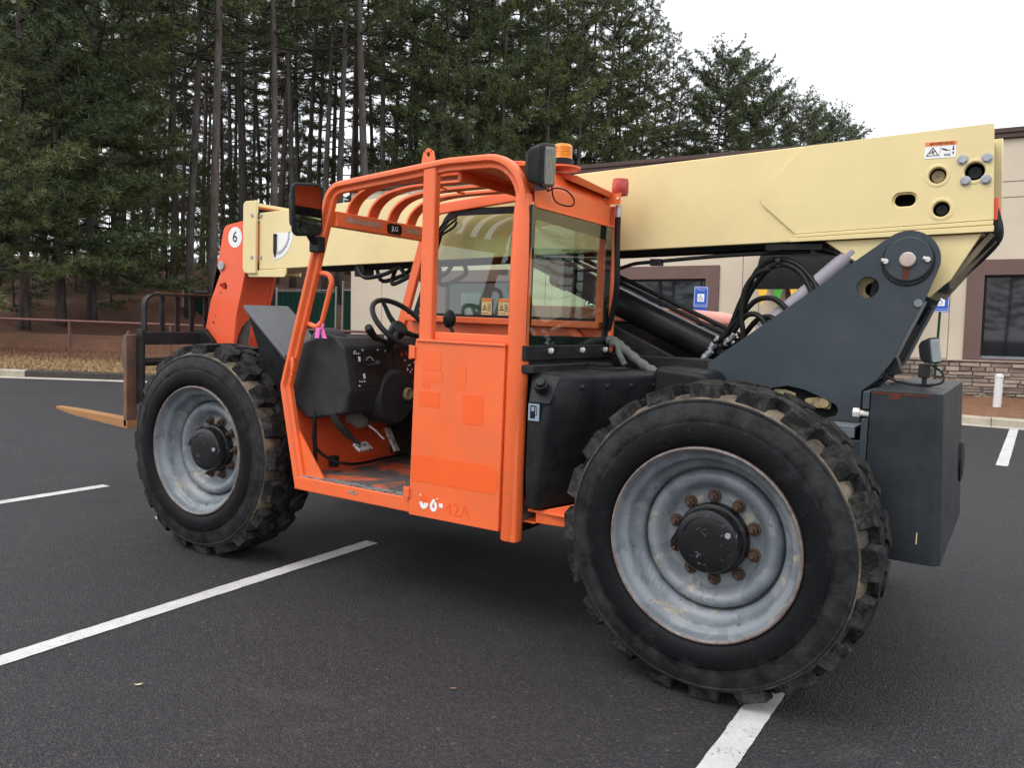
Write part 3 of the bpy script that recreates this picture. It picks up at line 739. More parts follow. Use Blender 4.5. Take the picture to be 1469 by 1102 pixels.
m = MB(); m.box(-0.60, -0.46, -.16, -.09, 0.62, 0.80); m.box(-.57, -.49, -.175, -.16, .66, .76); bpart(m, 'outlet_box', 'galvanised', bevel=.006)

# ================================================================== street furniture by the building
def parking_sign(x, y, ztop, rz, lab, second):
    r = tag(empty('parking_sign', (x, y, .1), rot=(0, 0.0, rz), local=True), lab, 'sign', 'blue reserved parking signs in front of the building')
    zt = ztop - .1
    m = MB(); m.prism([(-.024, 0), (-.024, .03), (-.012, .03), (-.012, .012), (.012, .012), (.012, .03), (.024, .03), (.024, 0)], 0.0, zt - .02, axis='z'); m.build('post', 'post_green', r)
    m = MB(); m.prism(rounded([(-.152, zt - .457), (.152, zt - .457), (.152, zt), (-.152, zt)], .03), -.006, -.002); pl = m.build('sign_plate', 'sign_blue', r)
    m = MB(); b = rounded([(-.140, zt - .445), (.140, zt - .445), (.140, zt - .012), (-.140, zt - .012)], .025); b2 = rounded([(-.133, zt - .438), (.133, zt - .438), (.133, zt - .019), (-.133, zt - .019)], .02)
    m.plate(b, [b2], -.0075, -.0063); m.box(-.072, .072, -.0075, -.0063, zt - .335, zt - .165)
    m.text('RESERVED PARKING', .028, facing(0, -.0068, zt - .052)); m.text('FOR DISABLED', .022, facing(0, -.0068, zt - .092)); m.text('TOW AWAY ZONE', .026, facing(0, -.0068, zt - .402))
    m.build('sign_print', 'white_print', pl)
    m = MB(); zc = zt - .25      # wheelchair emblem
    m.ball((-.012, -.0085, zc + .055), .010, (1, .1, 1)); m.tube([(-.012, -.0085, zc + .042), (-.008, -.0085, zc + .002), (.022, -.0085, zc + .002), (.036, -.0085, zc - .038), (.048, -.0085, zc - .036)], .006, 6)
    m.tube([(-.011, -.0085, zc + .026), (.018, -.0085, zc + .024)], .005, 6)
    m.tube([(-.010 + .036 * cos(t), -.0085, zc - .016 + .036 * sin(t)) for t in [radians(125 + 20 * k) for k in range(11)]], .005, 6)
    m.build('wheelchair_emblem', 'sign_blue', pl)
    if second:
        m = MB(); m.prism(rounded([(-.152, zt - .61), (.152, zt - .61), (.152, zt - .475), (-.152, zt - .475)], .02), -.006, -.002); q = m.build('lower_plate', 'sign_blue', r)
        m = MB(); m.text('VAN ACCESSIBLE', .030, facing(0, -.0068, zt - .54)); m.build('lower_print', 'white_print', q)
parking_sign(-5.06, 14.15, 2.33, 0.30, 'blue wheelchair parking sign in front of the dark window behind the hood', True)
parking_sign(-0.50, 15.16, 2.38, 0.10, 'blue wheelchair parking sign on a green post behind the tower at right', False)
m = MB(); m.lathe([(.001, .80), (.04, .797), (.062, .78), (.07, .755), (.07, .75), (.0765, .748), (.0765, .73), (.07, .727), (.07, -.1)], (0.62, 14.4, 0), 'z', 24)
tag(m.build('bollard', 'bollard_white'), 'short white steel bollard standing in the straw bed before the stone wall', 'bollard')

# red pipe rail along the bank
r = tag(empty('pipe_rail', (-16.9, 9.4, .25)), 'low rust red pipe rail running along the foot of the wooded bank', 'rail')
RP = []
for k in range(-9, 4):
    x, y = -18.97 + 2.07 * k, 8.03 + 1.37 * k; RP.append((x, y))
m = MB(); m.tube([(x, y, .985 + .0015 * k) for k, (x, y) in enumerate(RP)], .034, 10); m.build('rail_pipe', 'rail_red', r)
for x, y in RP:
    m = MB(); m.cyl((x, y, .1), (x, y, .975), .034, n=10); m.build('rail_post', 'rail_red', r)

# chain link fence with green privacy mesh
r = tag(empty('chain_link_fence', (-19.5, 16.6, .2)), 'chain link fence with dark green privacy mesh beside the building', 'fence')
fx = [-26.2, -23.6, -21.55, -21.15, -18.35, -18.05, -16.95]
for k, x in enumerate(fx):
    y = 16.55 + .02 * (x + 17); tall = .22 if k == 5 else .04
    m = MB(); m.cyl((x, y, -.3), (x, y, 2.26 + .02 * (x + 17) + tall), .036, n=10); m.ball((x, y, 2.26 + .02 * (x + 17) + tall), .045, (1, 1, .8), 10, 6); m.build('fence_post', 'galvanised', r)
for a, b in ((-26.2, -23.6), (-23.6, -21.55), (-21.15, -18.35), (-18.05, -16.95)):
    ya, yb = 16.55 + .02 * (a + 17), 16.55 + .02 * (b + 17); za, zb = 2.22 + .02 * (a + 17), 2.22 + .02 * (b + 17)
    m = MB(); m.tube([(a, ya, za), (b, yb, zb)], .022, 8); m.build('top_rail', 'galvanised', r)
    m = MB(); nseg = 40
    for i in range(nseg):
        u0, u1 = i / nseg, (i + 1) / nseg; w0 = .015 * sin(i * 1.7) ; w1 = .015 * sin((i + 1) * 1.7)
        x0, x1 = a + .04 + (b - a - .08) * u0, a + .04 + (b - a - .08) * u1
        y0, y1 = ya + (yb - ya) * u0 + .03 + w0, ya + (yb - ya) * u1 + .03 + w1
        m.face([(x0, y0, .0), (x1, y1, .0), (x1, y1, za - .03), (x0, y0, za - .03)])
    m.build('mesh_panel', 'privacy_mesh', r)
    m = MB()       # twisted wire tips and the diagonal links along the top
    for i in range(int((b - a) / .06)):
        x = a + .05 + i * .06; u = (x - a) / (b - a)
        m.box(x - .005, x + .005, ya + (yb - ya) * u - .005, ya + (yb - ya) * u + .005, za - .05, za + .055)
    m.build('wire_tips', 'galvanised', r)

# ================================================================== pines
def pine_mesh(kind, seed):
    R = random.Random(seed)
    H = {'low': 19.0, 'mid': 22.0, 'tall': 23.0, 'open': 14.5, 'sapling': 5.0}[kind]
    cb = {'low': .09, 'mid': .15, 'tall': .40, 'open': .42, 'sapling': .04}[kind]
    nl = {'low': 80, 'mid': 86, 'tall': 47, 'open': 60, 'sapling': 40}[kind]
    Lm = {'low': 3.5, 'mid': 2.9, 'tall': 2.7, 'open': 2.3, 'sapling': 1.5}[kind]
    r0 = {'low': .15, 'mid': .155, 'tall': .15, 'open': .14, 'sapling': .05}[kind]
    tr = MB(); pts = []; ph = R.uniform(0, 6)
    for k in range(15):
        z = H * k / 14; pts.append((.10 * sin(z * .25 + ph) * min(1, z / 4), .10 * cos(z * .21 + ph * 2) * min(1, z / 4), z - (.3 if k == 0 else 0)))
    tr.tube(pts, [max(.012, r0 * (1.25 if k == 0 else 1) * (1 - .92 * (k / 14) ** 1.15)) for k in range(15)], 9)
    def trunk_at(z):
        k = min(13, int(z / H * 14)); u = z / H * 14 - k; a, b = Vector(pts[k]), Vector(pts[k + 1]); return a + (b - a) * u
    V, Fc, mi = [], [], []
    def tuft(c, d, size, n):
        hue = 1 if R.random() < .42 else 0
        for _ in range(n):
            u = Vector((R.gauss(0, 1), R.gauss(0, 1), R.gauss(0, 1))).normalized()
            q = (d * R.uniform(.25, 1.1) + u).normalized(); w = q.cross(Vector((R.gauss(0, 1), R.gauss(0, 1), R.gauss(0, 1)))).normalized() * size * .046
            L = size * R.uniform(.65, 1.2); k = len(V)
            V.extend([tuple(c - w), tuple(c + w), tuple(c + q * L)]); Fc.append((k, k + 1, k + 2)); mi.append(hue)
    golden = 2.399
    for i in range(nl):
        u = (i + R.random() * .6) / nl; z = H * (cb + (0.985 - cb) * u)
        az = i * golden + R.uniform(-.5, .5)
        if kind == 'open': shape = (.45 + .75 * sin(pi * min(1, u * 1.02)) ** .8)
        elif kind == 'sapling': shape = 1.05 - .85 * u
        else: shape = (1 - u) ** .55 * .85 + .18
        L = Lm * shape * R.uniform(.55, 1.15)
        el = (-.10 + .75 * u) + R.uniform(-.18, .22)
        d = Vector((cos(az) * cos(el), sin(az) * cos(el), sin(el))); p0 = trunk_at(z)
        sag = R.uniform(.02, .10) * L; lift = R.uniform(.0, .28) * L
        P = [p0 + d * (L * t) + Vector((0, 0, -sag * sin(pi * t) + lift * t * t)) + Vector((R.uniform(-1, 1), R.uniform(-1, 1), R.uniform(-1, 1))) * .05 * L * t for t in (0, .22, .45, .7, 1)]
        rb = max(.008, .018 + .012 * L) * (1 if kind != 'sapling' else .4)
        tr.tube(P, [rb, rb * .8, rb * .6, rb * .4, rb * .18], 5, mi=1, caps=False)
        bare = kind == 'tall' and u < .12 and R.random() < .6
        if bare: continue
        side = d.cross(Vector((0, 0, 1))).normalized(); ns = max(4, int(L * (5.6 if kind != 'tall' else 4.6))); t0 = .34 if kind != 'sapling' else .2
        for j in range(ns):
            t = t0 + (1 - t0) * (j + R.random() * .5) / ns
            seg = min(3, int(t * 4)); a = P[seg] + (P[seg + 1] - P[seg]) * min(1, max(0, t * 4 - seg))
            sd = 1 if j % 2 else -1; lt = L * .34 * (1.15 - t * .75) * R.uniform(.6, 1.25) + .12
            q = (d * R.uniform(.5, 1.0) + side * sd * R.uniform(.5, 1.0) + Vector((0, 0, R.uniform(-.15, .5)))).normalized()
            e = a + q * lt
            tr.tube([a, e], [rb * .3, rb * .1], 3, mi=1, caps=False)
            nt = max(2, int(lt * 6.2))
            for w in range(nt):
                tt = (w + .7 + R.uniform(-.3, .3)) / nt
                c = a + q * lt * tt + Vector((R.gauss(0, .05), R.gauss(0, .05), R.gauss(0, .05)))
                tuft(c, (q + Vector((0, 0, .35))).normalized(), R.uniform(.22, .34) if kind != 'sapling' else R.uniform(.18, .28), 18)
        tuft(P[-1], d, .30, 14)
    top = trunk_at(H * .999)
    for _ in range(8): tuft(top + Vector((R.gauss(0, .12), R.gauss(0, .12), R.uniform(-.6, .15))), Vector((0, 0, 1)), .3, 12)
    tm = bpy.data.meshes.new('trunk'); tr.bm.to_mesh(tm); tr.bm.free(); tm.materials.append(M['pine_bark']); tm.materials.append(M['twig_bark'])
    for p in tm.polygons: p.use_smooth = True
    cm = bpy.data.meshes.new('crown'); cm.from_pydata(V, [], Fc); cm.materials.append(M['needles_dark']); cm.materials.append(M['needles_light'])
    cm.polygons.foreach_set('material_index', mi)
    return H, tm, cm
VAR = {k: [pine_mesh(k, s) for s in seeds] for k, seeds in (('low', (1, 2, 3)), ('mid', (4, 5, 6)), ('tall', (7, 8, 9)), ('open', (10, 11)), ('sapling', (12, 13)))}
TREES = [
    (-23.3, 7.76, 0.4, 'low', 15),
    (-25.25, 10.09, 0.66, 'low', 18),
    (-25.8, 11.52, 0.82, 'low', 20),
    (-25.93, 12.63, 0.97, 'low', 19),
    (-34.6, 13.65, 1.85, 'low', 21),
    (-37.03, 16.87, 2.52, 'low', 22),
    (-31.48, 16.84, 1.99, 'low', 19),
    (-47.96, 20.63, 3.71, 'mid', 24),
    (-46.77, 23.77, 3.94, 'mid', 24),
    (-33.22, 10.96, 1.39, 'low', 20),
    (-38.66, 21.79, 3.19, 'tall', 22),
    (-46.3, 16.92, 3.23, 'mid', 24),
    (-35.81, 21.22, 2.94, 'tall', 22),
    (-46.51, 28.7, 4.19, 'tall', 24),
    (-31.21, 19.39, 2.31, 'tall', 22),
    (-25.32, 16.0, 1.33, 'tall', 22),
    (-22.47, 14.84, 0.95, 'tall', 23),
    (-50.3, 33.43, 4.53, 'tall', 24),
    (-44.93, 33.28, 4.35, 'tall', 25),
    (-30.35, 22.32, 2.62, 'tall', 21),
    (-22.0, 16.93, 1.16, 'tall', 23),
    (-35.0, 28.89, 3.64, 'tall', 24),
    (-45.52, 38.86, 4.63, 'mid', 24),
    (-30.65, 26.9, 3.14, 'tall', 24),
    (-37.19, 32.26, 4.05, 'tall', 24),
    (-25.5, 23.03, 2.27, 'tall', 23),
    (-22.81, 21.17, 1.76, 'tall', 24),
    (-39.73, 37.78, 4.39, 'mid', 25),
    (-20.63, 20.18, 1.45, 'tall', 24),
    (-24.06, 25.14, 2.42, 'tall', 24),
    (-50.95, 40.16, 4.86, 'tall', 25),
    (-29.65, 32.3, 3.61, 'mid', 24),
    (-25.27, 27.94, 2.88, 'tall', 23),
    (-31.0, 36.2, 4.04, 'mid', 25),
    (-21.55, 25.55, 2.24, 'mid', 25),
    (-25.82, 32.36, 3.35, 'mid', 23),
    (-33.62, 41.68, 4.38, 'tall', 26),
    (-20.91, 27.15, 2.39, 'mid', 24),
    (-25.36, 35.03, 3.58, 'mid', 24),
    (-20.17, 28.81, 2.55, 'tall', 23),
    (-27.36, 40.9, 4.14, 'mid', 25),
    (-22.23, 34.65, 3.33, 'mid', 24),
    (-18.94, 30.79, 2.7, 'mid', 22),
    (-22.28, 38.19, 3.68, 'mid', 24),
    (-18.14, 32.49, 2.84, 'tall', 22),
    (-23.2, 43.56, 4.13, 'mid', 25),
    (-34.91, 45.62, 4.6, 'mid', 27),
    (-30.98, 48.13, 4.59, 'mid', 26),
    (-27.17, 48.17, 4.47, 'mid', 25),
    (-17.94, 35.0, 3.07, 'mid', 22),
    (-37.3, 51.25, 4.9, 'mid', 28),
    (-34.01, 55.73, 4.9, 'mid', 28),
    (-40.33, 46.93, 4.83, 'mid', 28),
    (-18.83, 38.01, 3.43, 'mid', 17.6),
    (-21.12, 44.89, 4.12, 'mid', 18.66),
    (-16.82, 36.9, 3.18, 'mid', 15.65),
    (-19.11, 43.79, 4.01, 'mid', 15.63),
    (-17.0, 40.37, 3.53, 'mid', 14.19),
    (-18.09, 44.44, 4.0, 'mid', 14.05),
    (-25.09, 51.88, 4.57, 'mid', 21.73),
    (-19.1, 48.55, 4.23, 'mid', 12.86),
    (-19.03, 50.98, 4.34, 'mid', 12.31),
    (-14.45, 41.99, 3.52, 'open', 13.21),
    (-15.07, 46.36, 3.99, 'open', 13.59),
    (-14.19, 46.92, 3.99, 'open', 13.12),
    (-18.2, 58.66, 4.66, 'mid', 13.76),
    (-13.95, 50.65, 4.16, 'open', 12.58),
    (-14.96, 58.34, 4.55, 'mid', 12.1),
    (-13.33, 54.62, 4.32, 'open', 12.87),
    (-13.96, 61.37, 4.65, 'open', 13.43),
    (-11.47, 58.18, 4.43, 'open', 12.44),
    (-11.55, 65.28, 4.76, 'open', 12.56),
    (-21.24, 59.1, 4.78, 'mid', 13.09),
    (-17.7, 61.36, 4.77, 'mid', 13.42),
    (-50.33, 29.83, 4.36, 'tall', 26),
    (-55.01, 35.19, 4.76, 'tall', 27),
    (-42.21, 29.06, 4.07, 'tall', 25),
    (-51.31, 37.55, 4.75, 'tall', 27),
    (-38.31, 29.16, 3.89, 'tall', 24),
    (-47.14, 37.83, 4.63, 'tall', 27),
    (-28.94, 23.22, 2.61, 'tall', 23),
    (-27.48, 22.96, 2.44, 'tall', 23),
    (-36.21, 32.88, 4.05, 'tall', 25),
    (-31.08, 30.2, 3.5, 'tall', 24),
    (-41.24, 41.58, 4.62, 'tall', 27),
    (-34.67, 36.25, 4.16, 'tall', 25),
    (-54.56, 33.09, 4.65, 'mid', 25),
    (-59.49, 39.48, 4.9, 'mid', 26),
    (-55.53, 42.0, 4.9, 'mid', 26),
    (-66.07, 42.43, 4.9, 'mid', 26),
    (-64.12, 46.06, 4.9, 'mid', 27),
    (-58.1, 47.52, 4.9, 'mid', 27),
    (-56.09, 32.12, 4.65, 'tall', 26),
    (-52.53, 28.43, 4.37, 'mid', 25),
    (-57.77, 28.66, 4.55, 'mid', 26),
    (-28.7, 11.46, 1.06, 'sapling', 4.5),
    (-31.84, 15.41, 1.83, 'sapling', 5),
    (-27.77, 14.44, 1.35, 'sapling', 4.5),
    (-39.43, 23.68, 3.43, 'sapling', 6),
    (-32.32, 19.87, 2.48, 'sapling', 4),
    (-38.75, 26.49, 3.66, 'sapling', 6),
    (-34.07, 24.71, 3.16, 'sapling', 5.5),
    (-39.66, 30.68, 4.06, 'sapling', 6),
    (-39.02, 33.47, 4.17, 'sapling', 7),
    (-38.59, 36.13, 4.28, 'sapling', 7),
    (-32.45, 32.9, 3.86, 'sapling', 6.5),
    (-45.42, 21.05, 3.58, 'sapling', 6),
    (-27.28, 18.32, 1.8, 'sapling', 3.5),
    (-33.72, 36.85, 4.16, 'sapling', 7),
    (-29.68, 16.79, 1.82, 'sapling', 3.2),
]
# the wood across the lot, seen only as reflections in the cab glass, mirror and shop windows
_v, _f, _mi = [], [], []
def far_add(me, T, keep, off, R):
    pick = [p for p in me.polygons if R.random() < keep]; idx = {}
    for p in pick:
        q = []
        for v in p.vertices:
            if v not in idx: idx[v] = len(_v); _v.append(tuple(T @ me.vertices[v].co))
            q.append(idx[v])
        _f.append(q); _mi.append(p.material_index + off)
_R = random.Random(8)
for k in range(13):
    kind = ('tall', 'mid', 'open')[k % 3]; H0, tm, cm = VAR[kind][k % 2]
    T = Matrix.Translation((-26 + 4.6 * k + _R.uniform(-1.2, 1.2), -34 - _R.uniform(0, 7), -.3)) @ Matrix.Rotation(_R.uniform(0, 6), 4, 'Z') @ Matrix.Scale(_R.uniform(.75, 1.0) * (1.25 if kind == 'open' else 1), 4)
    far_add(tm, T, 1.0, 0, _R); far_add(cm, T, .30, 2, _R)
_me = bpy.data.meshes.new('wood_across_lot'); _me.from_pydata(_v, [], _f)
for m_ in ('pine_bark', 'twig_bark', 'needles_dark', 'needles_light'): _me.materials.append(M[m_])
_me.polygons.foreach_set('material_index', _mi)
_o = bpy.data.objects.new('wood_across_lot', _me); COL.objects.link(_o)
tag(_o, 'far wood across the lot, seen mirrored in the cab glass', 'wood', kind='stuff')
KINDTXT = {'low': 'low boughed pine', 'mid': 'dense dark pine', 'tall': 'slender bare trunked pine', 'open': 'open round topped pine', 'sapling': 'young bushy pine'}
PLACE = [(0, 'at the far left edge of the wood'), (60, 'above the left end of the red rail'), (120, 'above the first rail post'), (185, 'above the fork tip'), (250, 'above the fork backrest'),
         (312, 'left of the round white 6'), (370, 'above the boom collar'), (430, 'above the side mirror'), (500, 'above the front corner of the cab roof'), (565, 'left of the lifting eye on the roof'),
         (625, 'above the lifting eye on the roof'), (680, 'above the middle of the cab roof'), (735, 'above the rear corner of the cab roof'), (790, 'above the work light'), (850, 'right of the amber beacon'),
         (900, 'above the red tail light'), (960, 'where the dense wood meets the white sky'), (1035, 'above the middle of the boom'), (1100, 'on the skyline right of the middle of the boom'), (9999, 'at the right end of the tree line')]
ORD = ['nearest', 'second nearest', 'third nearest', 'fourth nearest', 'fifth nearest', 'sixth nearest']
def bearing(x, y):      # where a tree stands seen from the photographer, as a picture column and a distance
    d = Vector((x - 0.991, y + 2.963, 0)); return 734.5 + 1158 * d.dot(Vector((.843, .537, 0))) / d.dot(Vector((-.533, .842, 0))), d.length
bins = {}
for i, (x, y, z, kind, H) in enumerate(TREES):
    b, dist = bearing(x, y); place = next(t for lim, t in PLACE if b < lim); bins.setdefault((kind, place), []).append((dist, i))
TLAB = {}
for (kind, place), L in bins.items():
    for k, (dist, i) in enumerate(sorted(L)): TLAB[i] = (KINDTXT[kind] + ' ' + place) if len(L) == 1 else ('%s %s %s' % (ORD[k], KINDTXT[kind], place))
random.seed(21)
for i, (x, y, z, kind, H) in enumerate(TREES):
    H0, tm, cm = VAR[kind][i % len(VAR[kind])]; s = H / H0
    nm = 'pine_sapling' if kind == 'sapling' else 'pine_tree'
    r = empty(nm, (x, y, z), rot=(random.gauss(0, .012), random.gauss(-.02, .012), random.uniform(0, 2 * pi)), local=True)
    w = s * random.uniform(.92, 1.12); r.scale = (w, w, s)
    tag(r, TLAB[i], 'tree', 'young pines between the trunks' if kind == 'sapling' else 'pines of the wood')
    for n_, me in (('trunk', tm), ('crown', cm)):
        o = bpy.data.objects.new(n_, me); COL.objects.link(o); o.parent = r

# ================================================================== telescopic handler
TH = tag(empty('telehandler', (-1.5, 1.17, 0)), 'orange and cream telescopic handler with open cab and grey counterweight parked across the bays', 'telehandler')
YC = 1.17
def P_(m, name, mat, parent=None, **k): return m.build(name, mat, parent or TH, **k)

# ---- wheels
def make_wheel():
    w = empty('wheel', (0, 0, 0), local=True)
    RO, NB = 0.622, 20
    side = [(.372, .030), (.379, .012), (.386, -.004), (.400, -.014), (.425, -.020), (.455, -.020), (.470, -.016), (.4745, -.010), (.478, -.0105), (.505, -.008), (.535, -.001), (.549, .005), (.553, .003), (.559, .003), (.562, .008)]
    base = [(.568, .018), (.578, .040), (.580, .070), (.581, .185)]
    m = MB()
    half = side + base
    full = half + [(r, .37 - a) for r, a in reversed(half[:-1])]
    mis = [0] * (len(full) - 1)
    for i in range(len(full) - 1):
        if len(side) - 1 <= i < len(full) - len(side): mis[i] = 1
    m.lathe(full, (0, 0, 0), 'y', 120, mis=mis)
    rnd = random.Random(3)
    def block(th, top, bot, rt, rb):
        def pt(a, y, r): t = th + a / RO; return (r * cos(t), y, r * sin(t))
        A = [m.bm.verts.new(pt(a, y, rt - .30 * (y - .185) ** 2)) for a, y in top]; B = [m.bm.verts.new(pt(a, y, rb)) for a, y in bot]
        n = len(top); fs = [m.bm.faces.new(A)] + [m.bm.faces.new([A[i], A[(i + 1) % n], B[(i + 1) % n], B[i]]) for i in range(n)]
        for f in fs: f.material_index = 2
        bmesh.ops.recalc_face_normals(m.bm, faces=fs)
    for i in range(NB):
        th = 2 * pi * i / NB + .05; j = rnd.uniform(-.004, .004)
        for mir in (0, 1):
            tt = th + (pi / NB * .9 if mir else 0); fl = (lambda y: .37 - y) if mir else (lambda y: y)
            top = [(-.054 + j, .034), (.058, .034), (.066, .090), (.046, .142), (-.030, .150), (-.070, .098)]
            bot = [(-.064, .014), (.066, .014), (.078, .090), (.056, .150), (-.038, .160), (-.082, .098)]
            top = [(a, fl(y)) for a, y in top]; bot = [(a, fl(y)) for a, y in bot]
            block(tt, top, bot, RO + .0067, .560)
            hx = [(-.052, .185), (-.026, .150), (.026, .150), (.052, .185), (.026, .220), (-.026, .220)]
            hy = .020 if not mir else -.020
            top = [(a * 1.0, fl(y) + 0) for a, y in [(q[0], q[1] - .034 + .0) for q in hx]] if False else None
        # two staggered rows of hexagons along the middle
        for yc, off in ((.152, .5), (.218, .95)):
            tt = th + 2 * pi / NB * off
            top = [(-.056, yc), (-.030, yc - .040), (.030, yc - .040), (.056, yc), (.030, yc + .040), (-.030, yc + .040)]
            bot = [(a * 1.12, yc + (y - yc) * 1.12) for a, y in top]
            block(tt, top, bot, RO, .570)
    ty = m.build('tyre', ['tyre_rubber', 'tread_mud', 'tread_rubber'], w, bevel=.005, seg=2, angle=32)
    ty.modifiers['bevel'].angle_limit = radians(44)
    # rim
    m = MB()
    pr = [(.379, .020), (.381, .004), (.379, -.006), (.373, -.009), (.366, -.004), (.362, .008), (.357, .026), (.349, .036), (.338, .040), (.329, .047), (.325, .066), (.319, .088), (.309, .100), (.299, .107), (.291, .116), (.285, .130), (.284, .162), (.2775, .162), (.276, .132), (.270, .114), (.258, .104), (.244, .101), (.230, .107), (.215, .124), (.203, .142), (.193, .152), (.184, .156), (.10, .156)]
    mis = [1 if i < 4 else 0 for i in range(len(pr) - 1)]
    m.lathe(pr, (0, 0, 0), 'y', 96, mis=mis)
    m.lathe([(.10, .156), (.30, .20), (.33, .36), (.375, .372)], (0, 0, 0), 'y', 64)
    a = radians(-63); m.tube([(.335 * cos(a), .05, .335 * sin(a)), (.318 * cos(a), .045, .318 * sin(a))], .006, 8, 1)
    m.build('rim', ['rim_paint', 'rim_edge'], w, angle=50)
    # hub
    m = MB(); m.lathe([(.142, .157), (.142, .120), (.138, .114), (.128, .112), (.127, .070), (.122, .062), (.105, .057), (.06, .054), (.02, .054), (.0005, .054)], (0, 0, 0), 'y', 48)
    m.prism([(.128 * cos(t), .128 * sin(t)) for t in (2.9, 3.1, 3.3)] + [(-.150, -.052), (-.152, -.020)], .070, .115)
    for t, r in ((.45, .094),): m.cyl((r * cos(t), .058, r * sin(t)), (r * cos(t), .049, r * sin(t)), .012, n=6)
    m.tube([(.10 * cos(t), .053, .10 * sin(t)) for t in [.6 + .12 * k for k in range(20)]], .002, 5)
    m.build('hub', 'hub_black', w, bevel=.002, angle=35)
    m = MB(); t = .45; m.cyl((.094 * cos(t), .056, .094 * sin(t)), (.094 * cos(t), .047, .094 * sin(t)), .0125, n=6); m.build('hub_plug', 'bolt_zinc', w, bevel=.001)
    m = MB(); m.cyl((0, .157, 0), (0, .132, 0), .0185, n=6); m.lathe([(.027, .157), (.027, .149), (.018, .149)], (0, 0, 0), 'y', 16); m.cyl((0, .132, 0), (0, .112, 0), .0095, n=10)
    nut = m.build('lug_nut', 'rusty_nut', w, bevel=.0015)
    for k in range(10):
        o = nut if k == 0 else nut.copy()
        if k: COL.objects.link(o); o.parent = w
        t = radians(90 + 3 + 36 * k); o.location = (.166 * cos(t), 0, .166 * sin(t)); o.rotation_euler = (0, random.uniform(0, 1), 0)
    return w
WHEEL = make_wheel()
for i, (x, y, rz, ry) in enumerate([(0, 0, -.008, .0), (-3.0556, 0, .035, .35), (0, 2.34, pi, 1.1), (-3.0556, 2.34, pi + .03, 2.0)]):
    w = WHEEL if i == 0 else copy_tree(WHEEL)
    w.location = (x + 1.5, y - 1.17, .622); w.rotation_euler = (0, ry if i else 0, rz); w.parent = TH
    if i: w.rotation_mode = 'ZYX' if False else 'XYZ'

# ---- chassis, axles
m = MB()
m.box(-2.75, .40, .84, .90, .50, 1.06); m.box(-2.75, .40, 1.44, 1.50, .50, 1.06); m.box(-2.7, .40, .90, 1.44, .50, .56)
m.box(-.95, -.30, .90, .94, 1.06, 1.30); m.prism([(-.98, 1.04), (-.28, 1.04), (-.28, 1.20), (-.98, 1.50)], .945, .97)
m.box(-3.6, -2.6, .95, 1.40, .62, 1.0)
P_(m, 'chassis', 'black_metal', bevel=.01)
m = MB(); m.box(-2.45, -.66, .92, 1.50, .40, .50); m.box(-2.30, -.70, 1.50, 2.20, .42, .70); m.box(-2.2, -.9, .12, .90, .48, .54); P_(m, 'belly_light_block', 'black_metal', bevel=.01)  # unseen underside added to block light and deepen the shadow below
for x in (0, -3.0556):
    m = MB(); m.cyl((x, .25, .622), (x, 2.09, .622), .11, n=20); m.lathe([(.001, .95), (.16, .97), (.22, 1.08), (.22, 1.26), (.16, 1.37), (.001, 1.39)], (x, 0, .622), 'y', 24)
    m.lathe([(.11, .24), (.19, .26), (.19, .36), (.11, .42)], (x, 0, .622), 'y', 24); m.lathe([(.11, 1.92), (.19, 1.98), (.19, 2.08), (.11, 2.10)], (x, 0, .622), 'y', 24)
    P_(m, 'axle', 'black_metal')

# ---- cab frame: one bent outer tube each side with an inner step
OUT = rounded([(-2.257, .513), (-2.384, 1.055), (-2.060, 2.112), (-1.30, 2.184), (-.870, 2.184), (-.850, .470)], [0, .10, .13, .6, .21, 0], 8, closed=False)
def frame_side(y0, s):
    m = MB(); f = lambda a: y0 + s * a
    pr = [(.000, f(.020)), (.004, f(.008)), (.014, f(.0)), (.029, f(.0)), (.036, f(.007)), (.039, f(.018)), (.044, f(.020)), (.057, f(.020)), (.061, f(.024)), (.061, f(.048)), (.057, f(.052)), (.006, f(.052)), (.0, f(.046))]
    m.sweep(OUT, pr); return m
fl = frame_side(.02, 1)
# rear corner post is a fuller round tube below the roof bend
fl.lathe([(.001, .470), (.047, .471), (.0485, .475), (.0485, 1.72), (.044, 1.90), (.036, 2.00), (.001, 2.02)], (-.897, .060, 0), 'z', 28)
P_(fl, 'cab_frame', 'orange', bevel=0, angle=30)
fr = frame_side(2 * .45 + .0, -1)
P_(fr, 'cab_frame', 'orange', angle=30)
YR = .90
m = MB(); m.box(-1.436, -1.362, .026, .072, 1.33, 2.15); P_(m, 'door_post', 'orange', bevel=.010, seg=3)
m = MB(); m.box(-2.255, -1.452, .024, .100, .508, .580); P_(m, 'door_sill', 'orange', bevel=.006)
m = MB(); m.box(-2.25, -1.46, .03, .09, .5815, .5835); m.box(-1.86, -1.80, .0215, .0235, .545, .557); P_(m, 'sill_wear_strip', 'worn_pedal')
# door panel
m = MB(); m.prism(rounded([(-1.453, .503), (-.937, .508), (-.937, 1.352), (-1.441, 1.336)], .004, 2), .012, .05); P_(m, 'door_panel', 'orange', bevel=.004)
m = MB(); m.box(-1.432, -.932, .004, .10, 1.336, 1.350); m.box(-1.36, -.94, .05, .10, 1.350, 1.385); P_(m, 'panel_ledge', 'orange', bevel=.004)
def decal_poly(pts, y, mat, name, parent, depth=.0012):
    m = MB(); m.prism(pts, y - depth, y); return m.build(name, mat, parent)
DP = [o for o in TH.children if o.name == 'door_panel'][0]
def rect(x0, z0, x1, z1): return [(x0, z0), (x1, z0), (x1, z1), (x0, z1)]
for r_ in (rect(-1.405, 1.035, -1.285, 1.105), rect(-1.155, .975, -1.040, 1.110), rect(-1.392, 1.122, -1.345, 1.145)):
    decal_poly(r_, .0118, 'orange_fresh', 'decal_ghost', DP)
